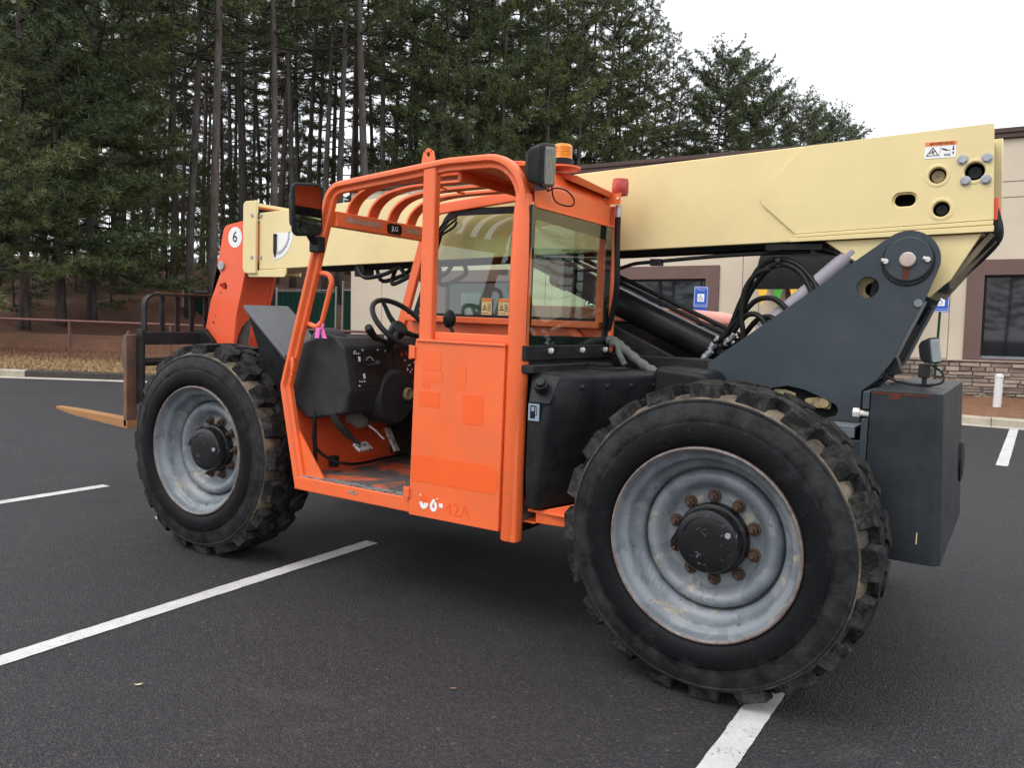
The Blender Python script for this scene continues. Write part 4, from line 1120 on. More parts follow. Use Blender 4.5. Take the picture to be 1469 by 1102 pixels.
coat('orange_faint', (0.82, 0.128, 0.028), 0.36, 0.06, 3, bump=0.02)
for r_ in (rect(-1.392, 1.205, -1.285, 1.29), rect(-1.392, 1.15, -1.275, 1.20), rect(-1.20, 1.13, -1.14, 1.24)):
    decal_poly(r_, .0118, 'orange_faint', 'decal_ghost', DP)
decal_poly(rounded(rect(-1.440, .672, -.945, .800), [.01, .04, .05, .03], 6), .0118, 'orange_fresh', 'decal_ghost', DP)
m = MB(); m.text('42A', .088, facing(-1.165, .0112, .566)); m.build('model_ghost', 'orange_fresh', DP)
# half torn off model letters: the lower parts still white, the upper parts bare
def half_ring(cx, cz, ro, ri, a0, a1, n=14):
    return [(cx + ro * cos(a0 + (a1 - a0) * k / n), cz + ro * 1.25 * sin(a0 + (a1 - a0) * k / n)) for k in range(n + 1)] + [(cx + ri * cos(a1 - (a1 - a0) * k / n), cz + ri * 1.25 * sin(a1 - (a1 - a0) * k / n)) for k in range(n + 1)]
yl0, yl1 = .0102, .0118
m = MB(); m.prism(half_ring(-1.361, .577, .026, .009, radians(182), radians(338)), yl0, yl1); m.prism(rect(-1.358, .563, -1.335, .574), yl0 - .0006, yl1)
m.build('model_letter', 'white_print', DP); m = MB()
m.prism(half_ring(-1.303, .566, .021, .0075, radians(115), radians(435)), yl0, yl1); m.prism([(-1.318, .583), (-1.306, .600), (-1.292, .600), (-1.306, .578)], yl0 - .0006, yl1); m.prism([(-1.290, .604), (-1.276, .609), (-1.278, .601)], yl0, yl1)
m.build('model_letter', 'white_print', DP)
m = MB(); m.prism(rect(-1.270, .566, -1.249, .585), yl0, yl1); m.build('model_dash', 'white_print', DP)
m = MB(); m.prism(rect(-1.386, .604, -1.380, .612), yl0, yl1); m.build('letter_scrap', 'white_print', DP)
m = MB(); m.prism(half_ring(-1.361, .583, .027, .001, radians(5), radians(178)), .0108, .0118); m.prism(half_ring(-1.303, .588, .022, .001, radians(20), radians(170)), .0108, .0118)
m.build('model_ghost', 'orange_fresh', DP)
for z0, z1, x in ((1.255, 1.315, -1.452), (.585, .635, -1.463)):
    m = MB(); m.box(x - .012, x + .016, .0, .03, z0, z1); m.cyl((x - .012, .006, z0 - .004), (x - .012, .006, z1 + .004), .008, n=10); P_(m, 'door_hinge', 'orange', bevel=.003)
m = MB(); m.tube(curve3([(-2.262, .02, 1.205), (-2.245, -.012, 1.205), (-2.236, -.014, 1.19), (-2.240, -.012, 1.14), (-2.262, .02, 1.132)], 4), .007, 8); m.box(-2.285, -2.262, .012, .024, 1.12, 1.215); P_(m, 'door_latch', 'orange')

# floor, firewall, gusset, right wall
m = MB(); m.box(-2.25, -.86, .10, .88, .545, .5795); P_(m, 'cab_floor', 'orange_floor')
m = MB(); m.hexa([Vector(q) for q in ((-2.30, .10, .545), (-2.28, .10, .545), (-2.28, .88, .545), (-2.30, .88, .545), (-2.42, .10, 1.15), (-2.40, .10, 1.15), (-2.40, .88, 1.15), (-2.42, .88, 1.15))]); m.box(-2.29, -2.255, .10, .88, .57, .60); P_(m, 'firewall', 'orange_boom')
m = MB(); m.prism([(-2.245, .582), (-2.07, .582), (-2.33, .90)], .060, .068); P_(m, 'corner_gusset', 'orange')
m = MB(); m.prism([(-2.25, .5), (-.86, .5), (-.86, 1.425), (-2.20, 1.425), (-2.37, 1.05)], .862, .885); P_(m, 'right_wall', 'orange')
m = MB(); m.box(-2.17, -.88, .80, .864, 1.425, 1.462); P_(m, 'window_ledge', 'orange', bevel=.006)
m = MB(); m.hexa([Vector(q) for q in ((-.93, .78, 1.30), (-.88, .80, 1.30), (-.88, .86, 1.30), (-.93, .86, 1.30), (-1.10, .84, 1.43), (-1.04, .84, 1.43), (-1.04, .86, 1.43), (-1.10, .86, 1.43))]); P_(m, 'seat_brace', 'orange')
# header, roof bars, roof
m = MB(); m.box(-2.075, -2.025, .07, .85, 1.895, 1.975); HD = P_(m, 'front_header', 'orange', bevel=.006)
for y0, y1, z0, z1, mat in ((.13, .40, 1.925, 1.955, 'label_worn'), (.60, .74, 1.922, 1.955, 'label_worn'), (.78, .805, 1.922, 1.95, 'label_worn')):
    m = MB(); m.box(-2.025, -2.0235, y0, y1, z0, z1); lb = m.build('warning_label', mat, HD)
m = MB(); m.prism([(u, v) for u, v in rounded([(.455, 1.905), (.575, 1.905), (.575, 1.962), (.455, 1.962)], .02)], -2.0248, -2.021, axis='x'); m.build('maker_badge', 'black_print', HD)
m = MB(); m.text('JLG', .036, Matrix.Translation((-2.0202, .515, 1.934)) @ Matrix.Rotation(pi / 2, 4, 'Z') @ Matrix.Rotation(pi / 2, 4, 'X')); m.build('badge_letters', 'white_print', HD)
bar_path = [(-2.052, 1.975), (-2.02, 2.035), (-1.955, 2.085), (-1.86, 2.115), (-1.70, 2.133), (-1.40, 2.140), (-1.05, 2.145)]
bp = curve3([(x, 0, z) for x, z in bar_path], 5)
for y in (.195, .355, .515, .675):
    m = MB(); m.sweep([(p.x, p.z) for p in bp], [(.0, y - .038), (.0, y + .038), (.012, y + .038), (.012, y - .038)]); P_(m, 'roof_bar', 'orange', angle=30)
for x in (-1.62, -1.20):
    for y in (.275, .435, .595): 
        m = MB(); m.cyl((x, y - .045, 2.126), (x, y + .01, 2.126), .009, n=8); P_(m, 'roof_pin', 'orange')
m = MB(); m.box(-1.26, -.90, .08, .84, 2.128, 2.142); m.box(-1.275, -1.255, .08, .84, 2.085, 2.15); P_(m, 'roof_plate', 'orange', bevel=.004)
m = MB(); m.plate(rounded([(-1.475, 2.165), (-1.392, 2.165), (-1.405, 2.225), (-1.435, 2.243), (-1.460, 2.225)], [0, 0, .012, .012, .012]), [circ(-1.433, 2.212, .012, 14)], .055, .067); P_(m, 'lifting_eye', 'orange', bevel=.002)
# curved cowl across the back of the roof
prof = rounded([(-.855, 1.948), (-.852, 2.06), (-.90, 2.150), (-1.18, 2.172)], [0, .08, .06, 0], 6, closed=False)
m = MB(); m.sweep(list(reversed(prof)), [(.0, .088), (.0, .83), (.010, .83), (.010, .088)]); m.box(-.872, -.838, .09, .86, 1.944, 1.956); P_(m, 'roof_cowl', 'orange', bevel=.004, angle=30)
m = MB(); m.box(-.90, -.834, .855, .905, 1.30, 2.06); P_(m, 'rear_post', 'orange', bevel=.014, seg=3)
m = MB(); m.hexa([Vector(q) for q in ((-.95, .38, 2.150), (-.83, .38, 2.100), (-.83, .80, 2.085), (-.95, .80, 2.150), (-.95, .38, 2.158), (-.815, .38, 2.132), (-.815, .80, 2.108), (-.95, .80, 2.158))]); P_(m, 'light_shelf', 'orange', bevel=.003)
m = MB(); m.box(-.875, -.775, .775, .783, 2.055, 2.112); m.box(-.875, -.775, .775, .86, 2.104, 2.112); LB = P_(m, 'light_bracket', 'orange', bevel=.003)
for x in (-.86, -.79):
    m = MB(); m.cyl((x, .776, 2.083), (x, .772, 2.083), .007, n=10); m.build('bracket_bolt', 'bolt_white', LB)

# glass
def pane(pts, a0, a1, axis, name, parent=None):
    m = MB(); m.prism(pts, a0, a1, axis=axis); return P_(m, name, 'cab_glass', parent)
rw = [(.06, 1.36), (.865, 1.355), (.865, 1.945), (.06, 1.945)]
m = MB(); m.plate(rounded([(.045, 1.345), (.875, 1.345), (.875, 1.955), (.045, 1.955)], .01), [rounded([(.085, 1.385), (.815, 1.385), (.815, 1.880), (.085, 1.900)], .03)], -.862, -.850, axis='x'); RWF = P_(m, 'rear_window_seal', 'black_plastic', bevel=.002)
pane(rounded([(.05, 1.35), (.87, 1.35), (.87, 1.95), (.05, 1.95)], .01), -.849, -.844, 'x', 'rear_window')
rg = rounded([(-2.165, 1.462), (-.90, 1.462), (-.90, 2.085), (-1.93, 2.085)], [.02, .02, .05, .13], 8)
pane(rg, .868, .873, 'y', 'side_window')
rgi = rounded([(-2.125, 1.477), (-.93, 1.477), (-.93, 2.045), (-1.915, 2.045)], [.02, .02, .05, .13], 8)
m = MB(); m.plate(rg, [rgi], .862, .867); P_(m, 'side_window_seal', 'black_plastic')
for x in (-1.62, -1.505):
    m = MB(); m.box(x - .035, x + .035, .8595, .8612, 1.478, 1.572); s_ = P_(m, 'caution_sticker', 'yellow_print')
    m = MB(); m.box(x - .033, x + .033, .8583, .8593, 1.553, 1.570); m.build('sticker_header', 'orange_print', s_)
    m = MB(); m.plate([(x - .028, 1.505), (x + .002, 1.505), (x - .013, 1.536)], [[(x - .021, 1.509), (x - .005, 1.509), (x - .013, 1.527)]], .8583, .8593)
    for k in range(4): m.box(x + .008, x + .028, .8583, .8593, 1.500 + .011 * k, 1.504 + .011 * k)
    m.box(x - .028, x + .015, .8583, .8593, 1.486, 1.489); m.build('sticker_print', 'black_print', s_)
m = MB(); m.box(-1.80, -1.66, .8585, .8612, 1.472, 1.60); P_(m, 'clear_holder', 'cab_glass')
# wiper hoses at the upper front corner of the side window
m = MB()
for k in range(3): m.tube(curve3([(-2.05 + .012 * k, .845, 1.87), (-1.99 + .02 * k, .84, 1.93), (-1.93 + .035 * k, .84, 2.00 - .012 * k), (-1.84, .845, 2.04 - .015 * k)], 6), .007, 7)
P_(m, 'cab_wiring', 'rubber_hose')
# black plate under the rear window with three bolts
m = MB(); m.box(-.862, -.838, .03, .885, 1.278, 1.346); m.box(-.862, -.80, .03, .885, 1.225, 1.262); m.box(-.872, -.858, .07, .885, 1.15, 1.352); RLP = P_(m, 'rear_lower_plate', 'black_metal', bevel=.006)
for y in (.235, .545, .80):
    m = MB(); m.cyl((-.838, y, 1.320), (-.828, y, 1.320), .013, n=12); m.ball((-.826, y, 1.322), .010, (1, 1, 1.3), 10, 6); m.build('plate_bolt', 'bolt_white', RLP)

# ---- dashboard and controls
m = MB()
body = rounded([(-2.375, .955), (-2.26, .875), (-1.985, .925), (-1.955, 1.05), (-2.005, 1.28), (-2.055, 1.325), (-2.13, 1.345), (-2.30, 1.30), (-2.375, 1.22)], [.05, .04, .05, .03, .04, .03, .03, .05, .05], 5)
m.prism(body, .115, .80)
DB = P_(m, 'dashboard', 'dash_plastic', bevel=.02, seg=3)
m = MB(); m.ball((-2.19, .20, 1.30), .10, (1.25, .8, .75), 24, 14); m.build('dash_hump', 'dash_plastic', DB)
def dash_T(y, z):   # frame lying on the sloping rear face of the dashboard
    t = (z - 1.05) / .23; x = -1.955 - .05 * t
    return Matrix.Translation((x, y, z)) @ Matrix.Rotation(-.215, 4, 'Y')
def on_dash(m, y, z, w, h, d, out=0.0, mi=0): m.box(out, out + d, -w / 2, w / 2, -h / 2, h / 2, mi, dash_T(y, z))
m = MB(); on_dash(m, .31, 1.165, .27, .205, .004); cp = m.build('control_panel', 'black_plastic', DB, bevel=.002)
m = MB()
for y, z in ((.19, 1.255), (.43, 1.255), (.19, 1.075), (.43, 1.075), (.25, 1.262), (.37, 1.262)): on_dash(m, y, z, .008, .008, .003, .004)
m.build('panel_screws', 'bolt_white', cp)
m = MB(); t = dash_T(.295, 1.18)
m.bm.verts.ensure_lookup_table()
q = MB(); q.lathe([(.050, .004), (.050, .007), (.046, .007), (.046, .004)], (0, 0, 0), 'x', 28); q.xform(t @ Matrix.Translation((0, 0, .012))); q.build('dial_ring', 'dash_plastic', cp)
m.bm.free()
q = MB(); q.tube([(.0, -.03, 0), (.03, -.02, 0), (.05, .0, 0)], .005, 8); q.ball((.055, .005, .0), .021, (1.1, 1, .9), 14, 10); q.xform(t); q.build('shift_knob', 'black_plastic', cp)
for y, z in ((.215, 1.215), (.235, 1.125)):
    q = MB(); on_dash(q, y, z, .011, .026, .006, .004); q.build('panel_switch', 'bolt_white', cp)
q = MB()
for y, z in ((.205, 1.243), (.222, 1.096)):
    for k in range(3): on_dash(q, y - .02 + .018 * k, z, .011, .003, .001, .0045); on_dash(q, y - .02 + .018 * k - .005, z + .004, .002, .009, .001, .0045)
for a in range(7):
    tt = .6 + a * .33; on_dash(q, .295 - .032 * cos(tt), 1.192 + .032 * sin(tt), .006, .004, .001, .0052)
q.build('panel_marks', 'white_print', cp)
m = MB(); m.lathe([(.001, -.10), (.145, -.10), (.158, -.07), (.158, .05), (.14, .075), (.001, .08)], (-2.02, .49, 1.00), 'x', 36); P_(m, 'column_cowl', 'dash_plastic')
m = MB(); m.lathe([(.020, .0), (.036, .0), (.036, .012), (.030, .018), (.020, .014), (.018, .004), (.001, .004)], (-1.938, .56, 1.015), 'x', 24); P_(m, 'ignition_ring', 'brass')
q = MB(); on_dash(q, .60, 1.19, .22, .17, .006); gp = q.build('gauge_panel', 'black_plastic', DB, bevel=.002)
q = MB()
for y, z in ((.56, 1.235), (.60, 1.238), (.64, 1.235)): on_dash(q, y, z, .014, .02, .004, .006)
q.build('warning_lamp', 'red_print', gp)
q = MB()
rr = random.Random(2)
for _ in range(14): on_dash(q, rr.uniform(.52, .69), rr.uniform(1.12, 1.21), .008, .008, .001, .0065)
q.build('gauge_marks', 'white_print', gp)
# steering wheel and column
SWC = Vector((-1.895, .45, 1.405)); U1 = Vector((0, 1, 0)); U2 = Vector((-.72, 0, .69)).normalized(); UN = U1.cross(U2) * -1
if UN.z < 0: UN = -UN
m = MB(); m.tube([SWC + (U1 * cos(t) + U2 * sin(t)) * .19 for t in [2 * pi * k / 44 for k in range(44)]], .0145, 12, closed=True)
SW = P_(m, 'steering_wheel', 'black_plastic')
for t in (radians(95), radians(-35), radians(215)):
    m = MB(); d = U1 * cos(t) + U2 * sin(t); m.tube([SWC - UN * .035 + d * .03, SWC - UN * .028 + d * .09, SWC + d * .18], [.017, .014, .011], 8); m.build('spoke', 'black_plastic', SW)
m = MB(); m.tube([SWC - UN * .075, SWC - UN * .02, SWC - UN * .008], [.045, .052, .040], 20); hb = m.build('hub', 'black_plastic', SW)
m = MB(); m.tube([SWC - UN * .07, SWC - UN * .26], .035, 14); P_(m, 'steering_column', 'black_metal')
m = MB(); m.tube([(-1.96, .40, 1.31), (-1.93, .27, 1.335), (-1.915, .22, 1.365), (-1.905, .19, 1.39)], [.012, .018, .022, .021], 12); P_(m, 'column_stalk', 'black_plastic', bevel=.004)
m = MB(); m.cyl((-1.945, .375, 1.325), (-1.93, .372, 1.36), .010, n=10); P_(m, 'hazard_switch', 'bolt_white')
# pedals and loom
m = MB(); m.tube(curve3([(-2.04, .085, .93), (-2.02, .11, .87), (-1.99, .17, .80), (-1.965, .21, .762)], 5), [.020] * 10 + [.014] * 6, 8); BP = P_(m, 'brake_pedal', 'black_metal')
T = Matrix.Translation((-1.955, .225, .748)) @ Matrix.Rotation(radians(35), 4, 'Y'); m = MB(); m.box(-.030, .030, -.052, .052, -.008, .008, T=T); m.build('pedal_pad', 'worn_pedal', BP, bevel=.004)
m = MB(); m.tube([(-2.16, .42, .86), (-2.09, .47, .80), (-2.05, .50, .75)], .007, 8); AP = P_(m, 'accelerator', 'fitting')
T = Matrix.Translation((-2.03, .545, .745)) @ Matrix.Rotation(radians(58), 4, 'Y'); m = MB(); m.box(-.075, .075, -.022, .022, -.008, .008, T=T); m.build('accelerator_pad', 'worn_pedal', AP, bevel=.004)
m = MB(); m.tube(curve3([(-2.20, .12, .93), (-2.22, .13, .75), (-2.18, .20, .66), (-2.12, .32, .62), (-2.14, .60, .615), (-2.14, .80, .62)], 7), .009, 8); m.box(-2.20, -2.16, .22, .26, .61, .67); m.tube([(-2.225, .13, .92), (-2.215, .14, .59)], .012, 8); P_(m, 'floor_wiring', 'rubber_hose')
m = MB(); m.box(-2.19, -2.10, .33, .45, .84, .92); m.ball((-2.13, .39, .86), .05, (1, 1.2, 1)); P_(m, 'brake_valve', 'hose_sleeve', bevel=.01)
# seat
m = MB(); m.box(-1.52, -1.02, .26, .72, .80, .93); m.box(-1.42, -1.06, .33, .65, .58, .80); ST = P_(m, 'seat', 'seat_vinyl', bevel=.05, seg=4)
m = MB(); m.prism(rounded([(-1.12, .90), (-1.00, .90), (-.915, 1.385), (-1.02, 1.385)], .04), .27, .71); m.build('backrest', 'seat_vinyl', ST, bevel=.04, seg=4)
m = MB(); m.tube([(-1.78, .70, .9), (-1.76, .68, 1.25), (-1.755, .67, 1.36)], [.02, .018, .016], 10); JS = P_(m, 'joystick', 'black_metal')
m = MB(); m.ball((-1.735, .665, 1.445), .045, (.85, .8, 1.15), 16, 12); m.tube(curve3([(-1.72, .66, 1.40), (-1.69, .65, 1.34), (-1.735, .66, 1.29)], 4), .010, 8); m.build('joystick_grip', 'black_plastic', JS)

# grab handle
m = MB(); m.tube([(-2.175, .055, 1.665)] + [(x, .07, z) for x, z in rounded([(-2.15, 1.662), (-2.040, 1.650), (-2.128, 1.368), (-2.24, 1.400)], [0, .05, .05, 0], 6, closed=False)], .0135, 12); P_(m, 'grab_handle', 'orange')

# mirror
MT = Matrix.Translation((-2.045, -.125, 1.957)) @ Matrix.Rotation(-.10, 4, 'Z') @ Matrix.Rotation(radians(5), 4, 'Y') @ Matrix.Rotation(radians(6), 4, 'X')
m = MB(); m.prism(rounded([(-.090, -.128), (.090, -.128), (.090, .128), (-.090, .128)], .035), 0, .020, axis='x', poly2=None)
m.prism(rounded([(-.090, -.128), (.090, -.128), (.090, .128), (-.090, .128)], .035), -.06, 0.0, axis='x', poly2=None) if False else None
m.prism(rounded([(-.065, -.09), (.065, -.09), (.065, .09), (-.065, .09)], .03), -.05, -.001, axis='x')
m.xform(MT); m.tube([(-2.08, -.09, 1.88), (-2.085, -.03, 1.82), (-2.10, .03, 1.80)], .022, 10); m.box(-2.13, -2.06, -.02, .03, 1.76, 1.84); MR = P_(m, 'mirror', 'black_plastic', bevel=.008, seg=3)
m = MB(); m.prism(rounded([(-.076, -.113), (.076, -.113), (.076, .113), (-.076, .113)], .028), .0205, .0225, axis='x'); m.xform(MT); m.build('mirror_glass', 'mirror_glass', MR)

# work light on the rear corner
def work_light(T, name, parent=None):
    m = MB(); sec = lambda w, h: rounded([(-w, -h), (w, -h), (w, h), (-w, h)], .018)
    m.prism(sec(.050, .072), -.050, .010, axis='x', poly2=sec(.062, .088)); m.prism(sec(.064, .090), .011, .024, axis='x')
    m.prism(sec(.034, .050), -.075, -.051, axis='x', poly2=sec(.048, .070))
    m.xform(T); o = P_(m, name, 'black_plastic', parent, bevel=.004)
    m = MB(); m.prism(sec(.051, .076), .0245, .026, axis='x'); m.xform(T); rf = m.build('reflector', 'lamp_reflector', o)
    m = MB()
    for k in range(7): m.box(.0265, .031, -.047 + .0135 * k, -.041 + .0135 * k, -.07, .07, T=T)
    m.build('lens_ribs', 'lamp_reflector', o)
    m = MB(); m.prism(sec(.052, .078), .0315, .033, axis='x'); m.xform(T); m.build('lens', 'lamp_glass', o)
    return o
WT = Matrix.Translation((-.800, .056, 2.118)) @ Matrix.Rotation(radians(5), 4, 'Z') @ Matrix.Rotation(radians(9), 4, 'X') @ Matrix.Rotation(radians(4), 4, 'Y')
wl_ = work_light(WT, 'work_light')
m = MB(); m.prism([(-.86, 2.02), (-.80, 2.02), (-.83, 2.10), (-.86, 2.10)], .085, .093); m.cyl((-.83, .07, 2.045), (-.83, .11, 2.045), .012, n=10); P_(m, 'lamp_bracket', 'fender_grey', bevel=.002)
m = MB(); m.tube(curve3([(-.83, .10, 2.10), (-.80, .11, 2.06), (-.815, .12, 2.02), (-.79, .14, 2.035), (-.76, .19, 2.03), (-.75, .24, 2.0), (-.765, .26, 1.975), (-.80, .24, 1.975), (-.825, .20, 1.995), (-.83, .18, 2.06), (-.86, .25, 2.15)], 6), .0035, 6); P_(m, 'lamp_wire', 'rubber_hose')
# beacon
bx, by, bz = -.885, .36, 2.160
m = MB(); m.lathe([(.001, 0), (.088, 0), (.088, .008), (.040, .018), (.040, .020)], (bx, by, bz), 'z', 32); BC = P_(m, 'beacon', 'orange_faint')
m = MB(); m.lathe([(.050, .016), (.052, .018), (.052, .042), (.046, .046), (.001, .046)], (bx, by, bz), 'z', 32); m.build('beacon_base', 'black_plastic', BC)
m = MB(); pr = [(.048, .046)]
for k in range(6): pr += [(.047, .050 + .009 * k), (.0450, .0545 + .009 * k)]
pr += [(.043, .106), (.037, .111), (.001, .113)]
m.lathe(pr, (bx, by, bz), 'z', 32); m.build('beacon_lens', 'amber_lens', BC)
# red tail light and its conduit
tx, ty_, tz = -.800, .82, 2.113
m = MB(); m.lathe([(.040, .0), (.042, .004), (.042, .054), (.039, .060), (.039, .070), (.034, .073), (.001, .074)], (tx, ty_, tz), 'z', 28); m.lathe([(.001, -.012), (.028, -.012), (.040, -.004), (.040, 0)], (tx, ty_, tz), 'z', 28); TL = P_(m, 'tail_light', 'red_lens')
m = MB(); m.cyl((tx - .005, ty_, 2.055), (tx - .005, ty_, 1.995), .014, n=12); m.cyl((tx - .005, ty_, 2.04), (tx - .005, ty_, 2.01), .018, n=6); P_(m, 'conduit_fitting', 'fitting')
m = MB(); m.tube(curve3([(tx - .005, ty_, 1.995), (tx - .003, ty_, 1.86), (tx + .006, ty_, 1.70), (tx - .01, ty_ + .02, 1.56), (tx - .05, ty_ + .04, 1.42)], 7), .0155, 10); P_(m, 'conduit', 'rubber_hose')

# ---- fuel tank behind the cab
m = MB()
def loft(m, A, B):
    n = len(A); a = [m.bm.verts.new(p) for p in A]; b = [m.bm.verts.new(p) for p in B]
    fs = [m.bm.faces.new(a), m.bm.faces.new(list(reversed(b)))] + [m.bm.faces.new([a[i], b[i], b[(i + 1) % n], a[(i + 1) % n]]) for i in range(n)]
    bmesh.ops.recalc_face_normals(m.bm, faces=fs)
lv = [(.625, [(-.835, .062), (-.785, .058), (-.755, .10), (-.62, .62), (-.62, .86), (-.835, .86)]),
      (.80, [(-.835, .050), (-.765, .046), (-.725, .10), (-.57, .66), (-.57, .86), (-.835, .86)]),
      (1.00, [(-.835, .052), (-.735, .048), (-.685, .10), (-.50, .70), (-.50, .86), (-.835, .86)]),
      (1.14, [(-.835, .060), (-.700, .058), (-.635, .11), (-.44, .72), (-.44, .86), (-.835, .86)]),
      (1.215, [(-.835, .075), (-.690, .085), (-.625, .13), (-.43, .72), (-.43, .86), (-.835, .86)]),
      (1.232, [(-.825, .095), (-.70, .11), (-.65, .15), (-.46, .70), (-.46, .84), (-.825, .84)])]
rings = [[m.bm.verts.new((x, y, z)) for x, y in l] for z, l in lv]
fs = [m.bm.faces.new(rings[0]), m.bm.faces.new(rings[-1])]
for a, b in zip(rings, rings[1:]):
    for i in range(6): fs.append(m.bm.faces.new([a[i], a[(i + 1) % 6], b[(i + 1) % 6], b[i]]))
bmesh.ops.recalc_face_normals(m.bm, faces=fs)
FT = P_(m, 'fuel_tank', 'black_plastic', bevel=.018, seg=3, angle=45)
m = MB(); m.hexa([Vector(q) for q in ((-.822, .040, 1.10), (-.715, .036, 1.10), (-.695, .075, 1.205), (-.822, .080, 1.205), (-.822, .06, 1.10), (-.715, .055, 1.10), (-.69, .10, 1.225), (-.822, .10, 1.225))]); m.build('filler_recess', 'dash_plastic', FT, bevel=.004)
m = MB(); m.cyl((-.765, .055, 1.165), (-.752, .020, 1.190), .034, .032, 10); m.cyl((-.752, .020, 1.190), (-.748, .008, 1.198), .024, .020, 10); m.build('fuel_cap', 'black_plastic', FT, bevel=.003)
m = MB(); m.box(-.822, -.767, .0425, .0455, 1.02, 1.095); fd = m.build('fuel_decal', 'fuel_blue', FT)
m = MB(); m.plate(rect(-.812, 1.030, -.787, 1.087), [rect(-.807, 1.062, -.792, 1.082)], .0415, .0424); m.tube([(-.787, .042, 1.045), (-.779, .042, 1.047), (-.779, .042, 1.078), (-.784, .042, 1.086)], .0018, 6); m.tube([(-.800 + .010 * cos(t), .0412, 1.046 + .010 * sin(t)) for t in [2 * pi * k / 12 for k in range(12)]], .0015, 5, closed=True); m.build('pump_symbol', 'black_print', fd)
m = MB()
for k, (x, y) in enumerate(((-.62, .16), (-.573, .31), (-.527, .46), (-.48, .61))):
    m.ball((x, y - .01, 1.175), .014, (1, 1, .9), 10, 6)
    m.tube([(x, y, 1.17), (x - .05, y - .005, 1.0), (x - .12, y - .01, .80), (x - .165, y - .02, .68)], [.012, .009, .008, .004], 6)
m.build('tank_ribs', 'black_plastic', FT)
m = MB(); m.box(-.80, -.62, .50, .66, 1.225, 1.245); m.box(-.79, -.70, .52, .62, 1.245, 1.262); m.build('tank_lid', 'black_plastic', FT, bevel=.004)
m = MB(); m.box(-.84, -.42, .10, .84, .600, .612); m.hexa([Vector(q) for q in ((-.80, .105, .553), (-.62, .13, .553), (-.62, .14, .553), (-.80, .115, .553), (-.80, .105, .605), (-.62, .13, .66), (-.62, .14, .66), (-.80, .115, .605))]); m.box(-.86, -.80, .10, .30, .548, .556); P_(m, 'tank_tray', 'orange', bevel=.003)
# hydraulic oil tank
m = MB(); m.prism(rounded([(-.485, .90), (-.215, .90), (-.215, 1.245), (-.47, 1.262), (-.485, 1.22)], [.03, .03, .05, .04, .04], 5), .60, .98); P_(m, 'oil_tank', 'black_plastic', bevel=.035, seg=4)
m = MB(); m.tube(curve3([(-.84, .84, 1.37), (-.78, .82, 1.36), (-.70, .80, 1.31), (-.58, .76, 1.245), (-.50, .74, 1.22)], 6), [.020 + .003 * (k % 3) for k in range(25)], 10); P_(m, 'sleeved_hose', 'hose_sleeve')
m = MB(); m.tube(curve3([(-.80, .80, 1.35), (-.76, .79, 1.35), (-.745, .78, 1.31), (-.70, .76, 1.25)], 5), .015, 8); P_(m, 'coolant_hose', 'hose_sleeve')

# ---- boom
BY0, BY1 = .98, 1.36
def zbot(x): return 1.900 + (x - .84) * .0345
def ztop(x): return 2.345 + (x - .811) * .0442
holes = [circ(.617, 2.141, .033, 20), slot(.496, 2.043, .016, .026, .02), circ(.641, 1.998, .032, 20), circ(.755, 2.150, .037, 20)]
m = MB(); m.plate([(-3.69, zbot(-3.69)), (.838, zbot(.838)), (.811, ztop(.811)), (-3.69, ztop(-3.69))], holes, BY0, BY0 + .014)
m.plate([(-3.69, zbot(-3.69)), (.862, zbot(.862)), (.835, ztop(.835) + .01), (-3.69, ztop(-3.69))], [], BY1 - .014, BY1)
for zf, dz in ((zbot, .012), (ztop, -.012)):
    m.hexa([Vector(q) for q in ((-3.69, BY0 + .0145, zf(-3.69) + min(0, dz)), (.80, BY0 + .0145, zf(.80) + min(0, dz)), (.80, BY1 - .0145, zf(.80) + min(0, dz)), (-3.69, BY1 - .0145, zf(-3.69) + min(0, dz)), (-3.69, BY0 + .0145, zf(-3.69) + max(0, dz)), (.80, BY0 + .0145, zf(.80) + max(0, dz)), (.80, BY1 - .0145, zf(.80) + max(0, dz)), (-3.69, BY1 - .0145, zf(-3.69) + max(0, dz)))])
BM = P_(m, 'boom', 'cream', bevel=.004, flat=True)
def zt(x): return ztop(x) - .002
big = [circ(.617, 2.141, .041, 20), slot(.496, 2.043, .017, .035, .02), circ(.641, 1.998, .041, 20), circ(.755, 2.150, .045, 20)]
m = MB(); m.plate(rounded([(.062, zt(.062)), (-.158, 2.082), (.040, zbot(.04) + .035), (.838, zbot(.838) + .048), (.812, zt(.812))], [.02, .06, .01, .004, .004], 6), big, BY0 - .011, BY0 - .0005); m.build('reinforcing_plate', 'cream', BM, bevel=.004, seg=2, flat=True)
for (cx, cz, r1, r2) in ((.617, 2.141, .046, .033), (.641, 1.998, .046, .032), (.755, 2.150, .050, .037)):
    m = MB(); m.lathe([(r2, -.001), (r2, -.006), (r2 + .004, -.013), (r1 - .002, -.014), (r1 + .004, -.012), (r1 + .004, -.009)], (cx, BY0, cz), 'y', 28); m.build('weld_ring', 'cream', BM)
for (cx, cz, r, mat) in ((.617, 2.141, .026, 'brass'), (.641, 1.998, .022, 'black_metal'), (.755, 2.150, .025, 'black_metal')):
    m = MB(); m.lathe([(.001, .022), (.004, .022), (.004, .018), (r, .018), (r, .05)], (cx, BY0, cz), 'y', 20); m.build('pin_end', mat, BM)
m = MB(); m.box(.40, .80, BY0 + .06, BY0 + .07, 1.94, 2.24); m.build('hole_shade_sheet', 'hollow_shade', BM)  # dark sheet painted in for the shade behind the boom holes
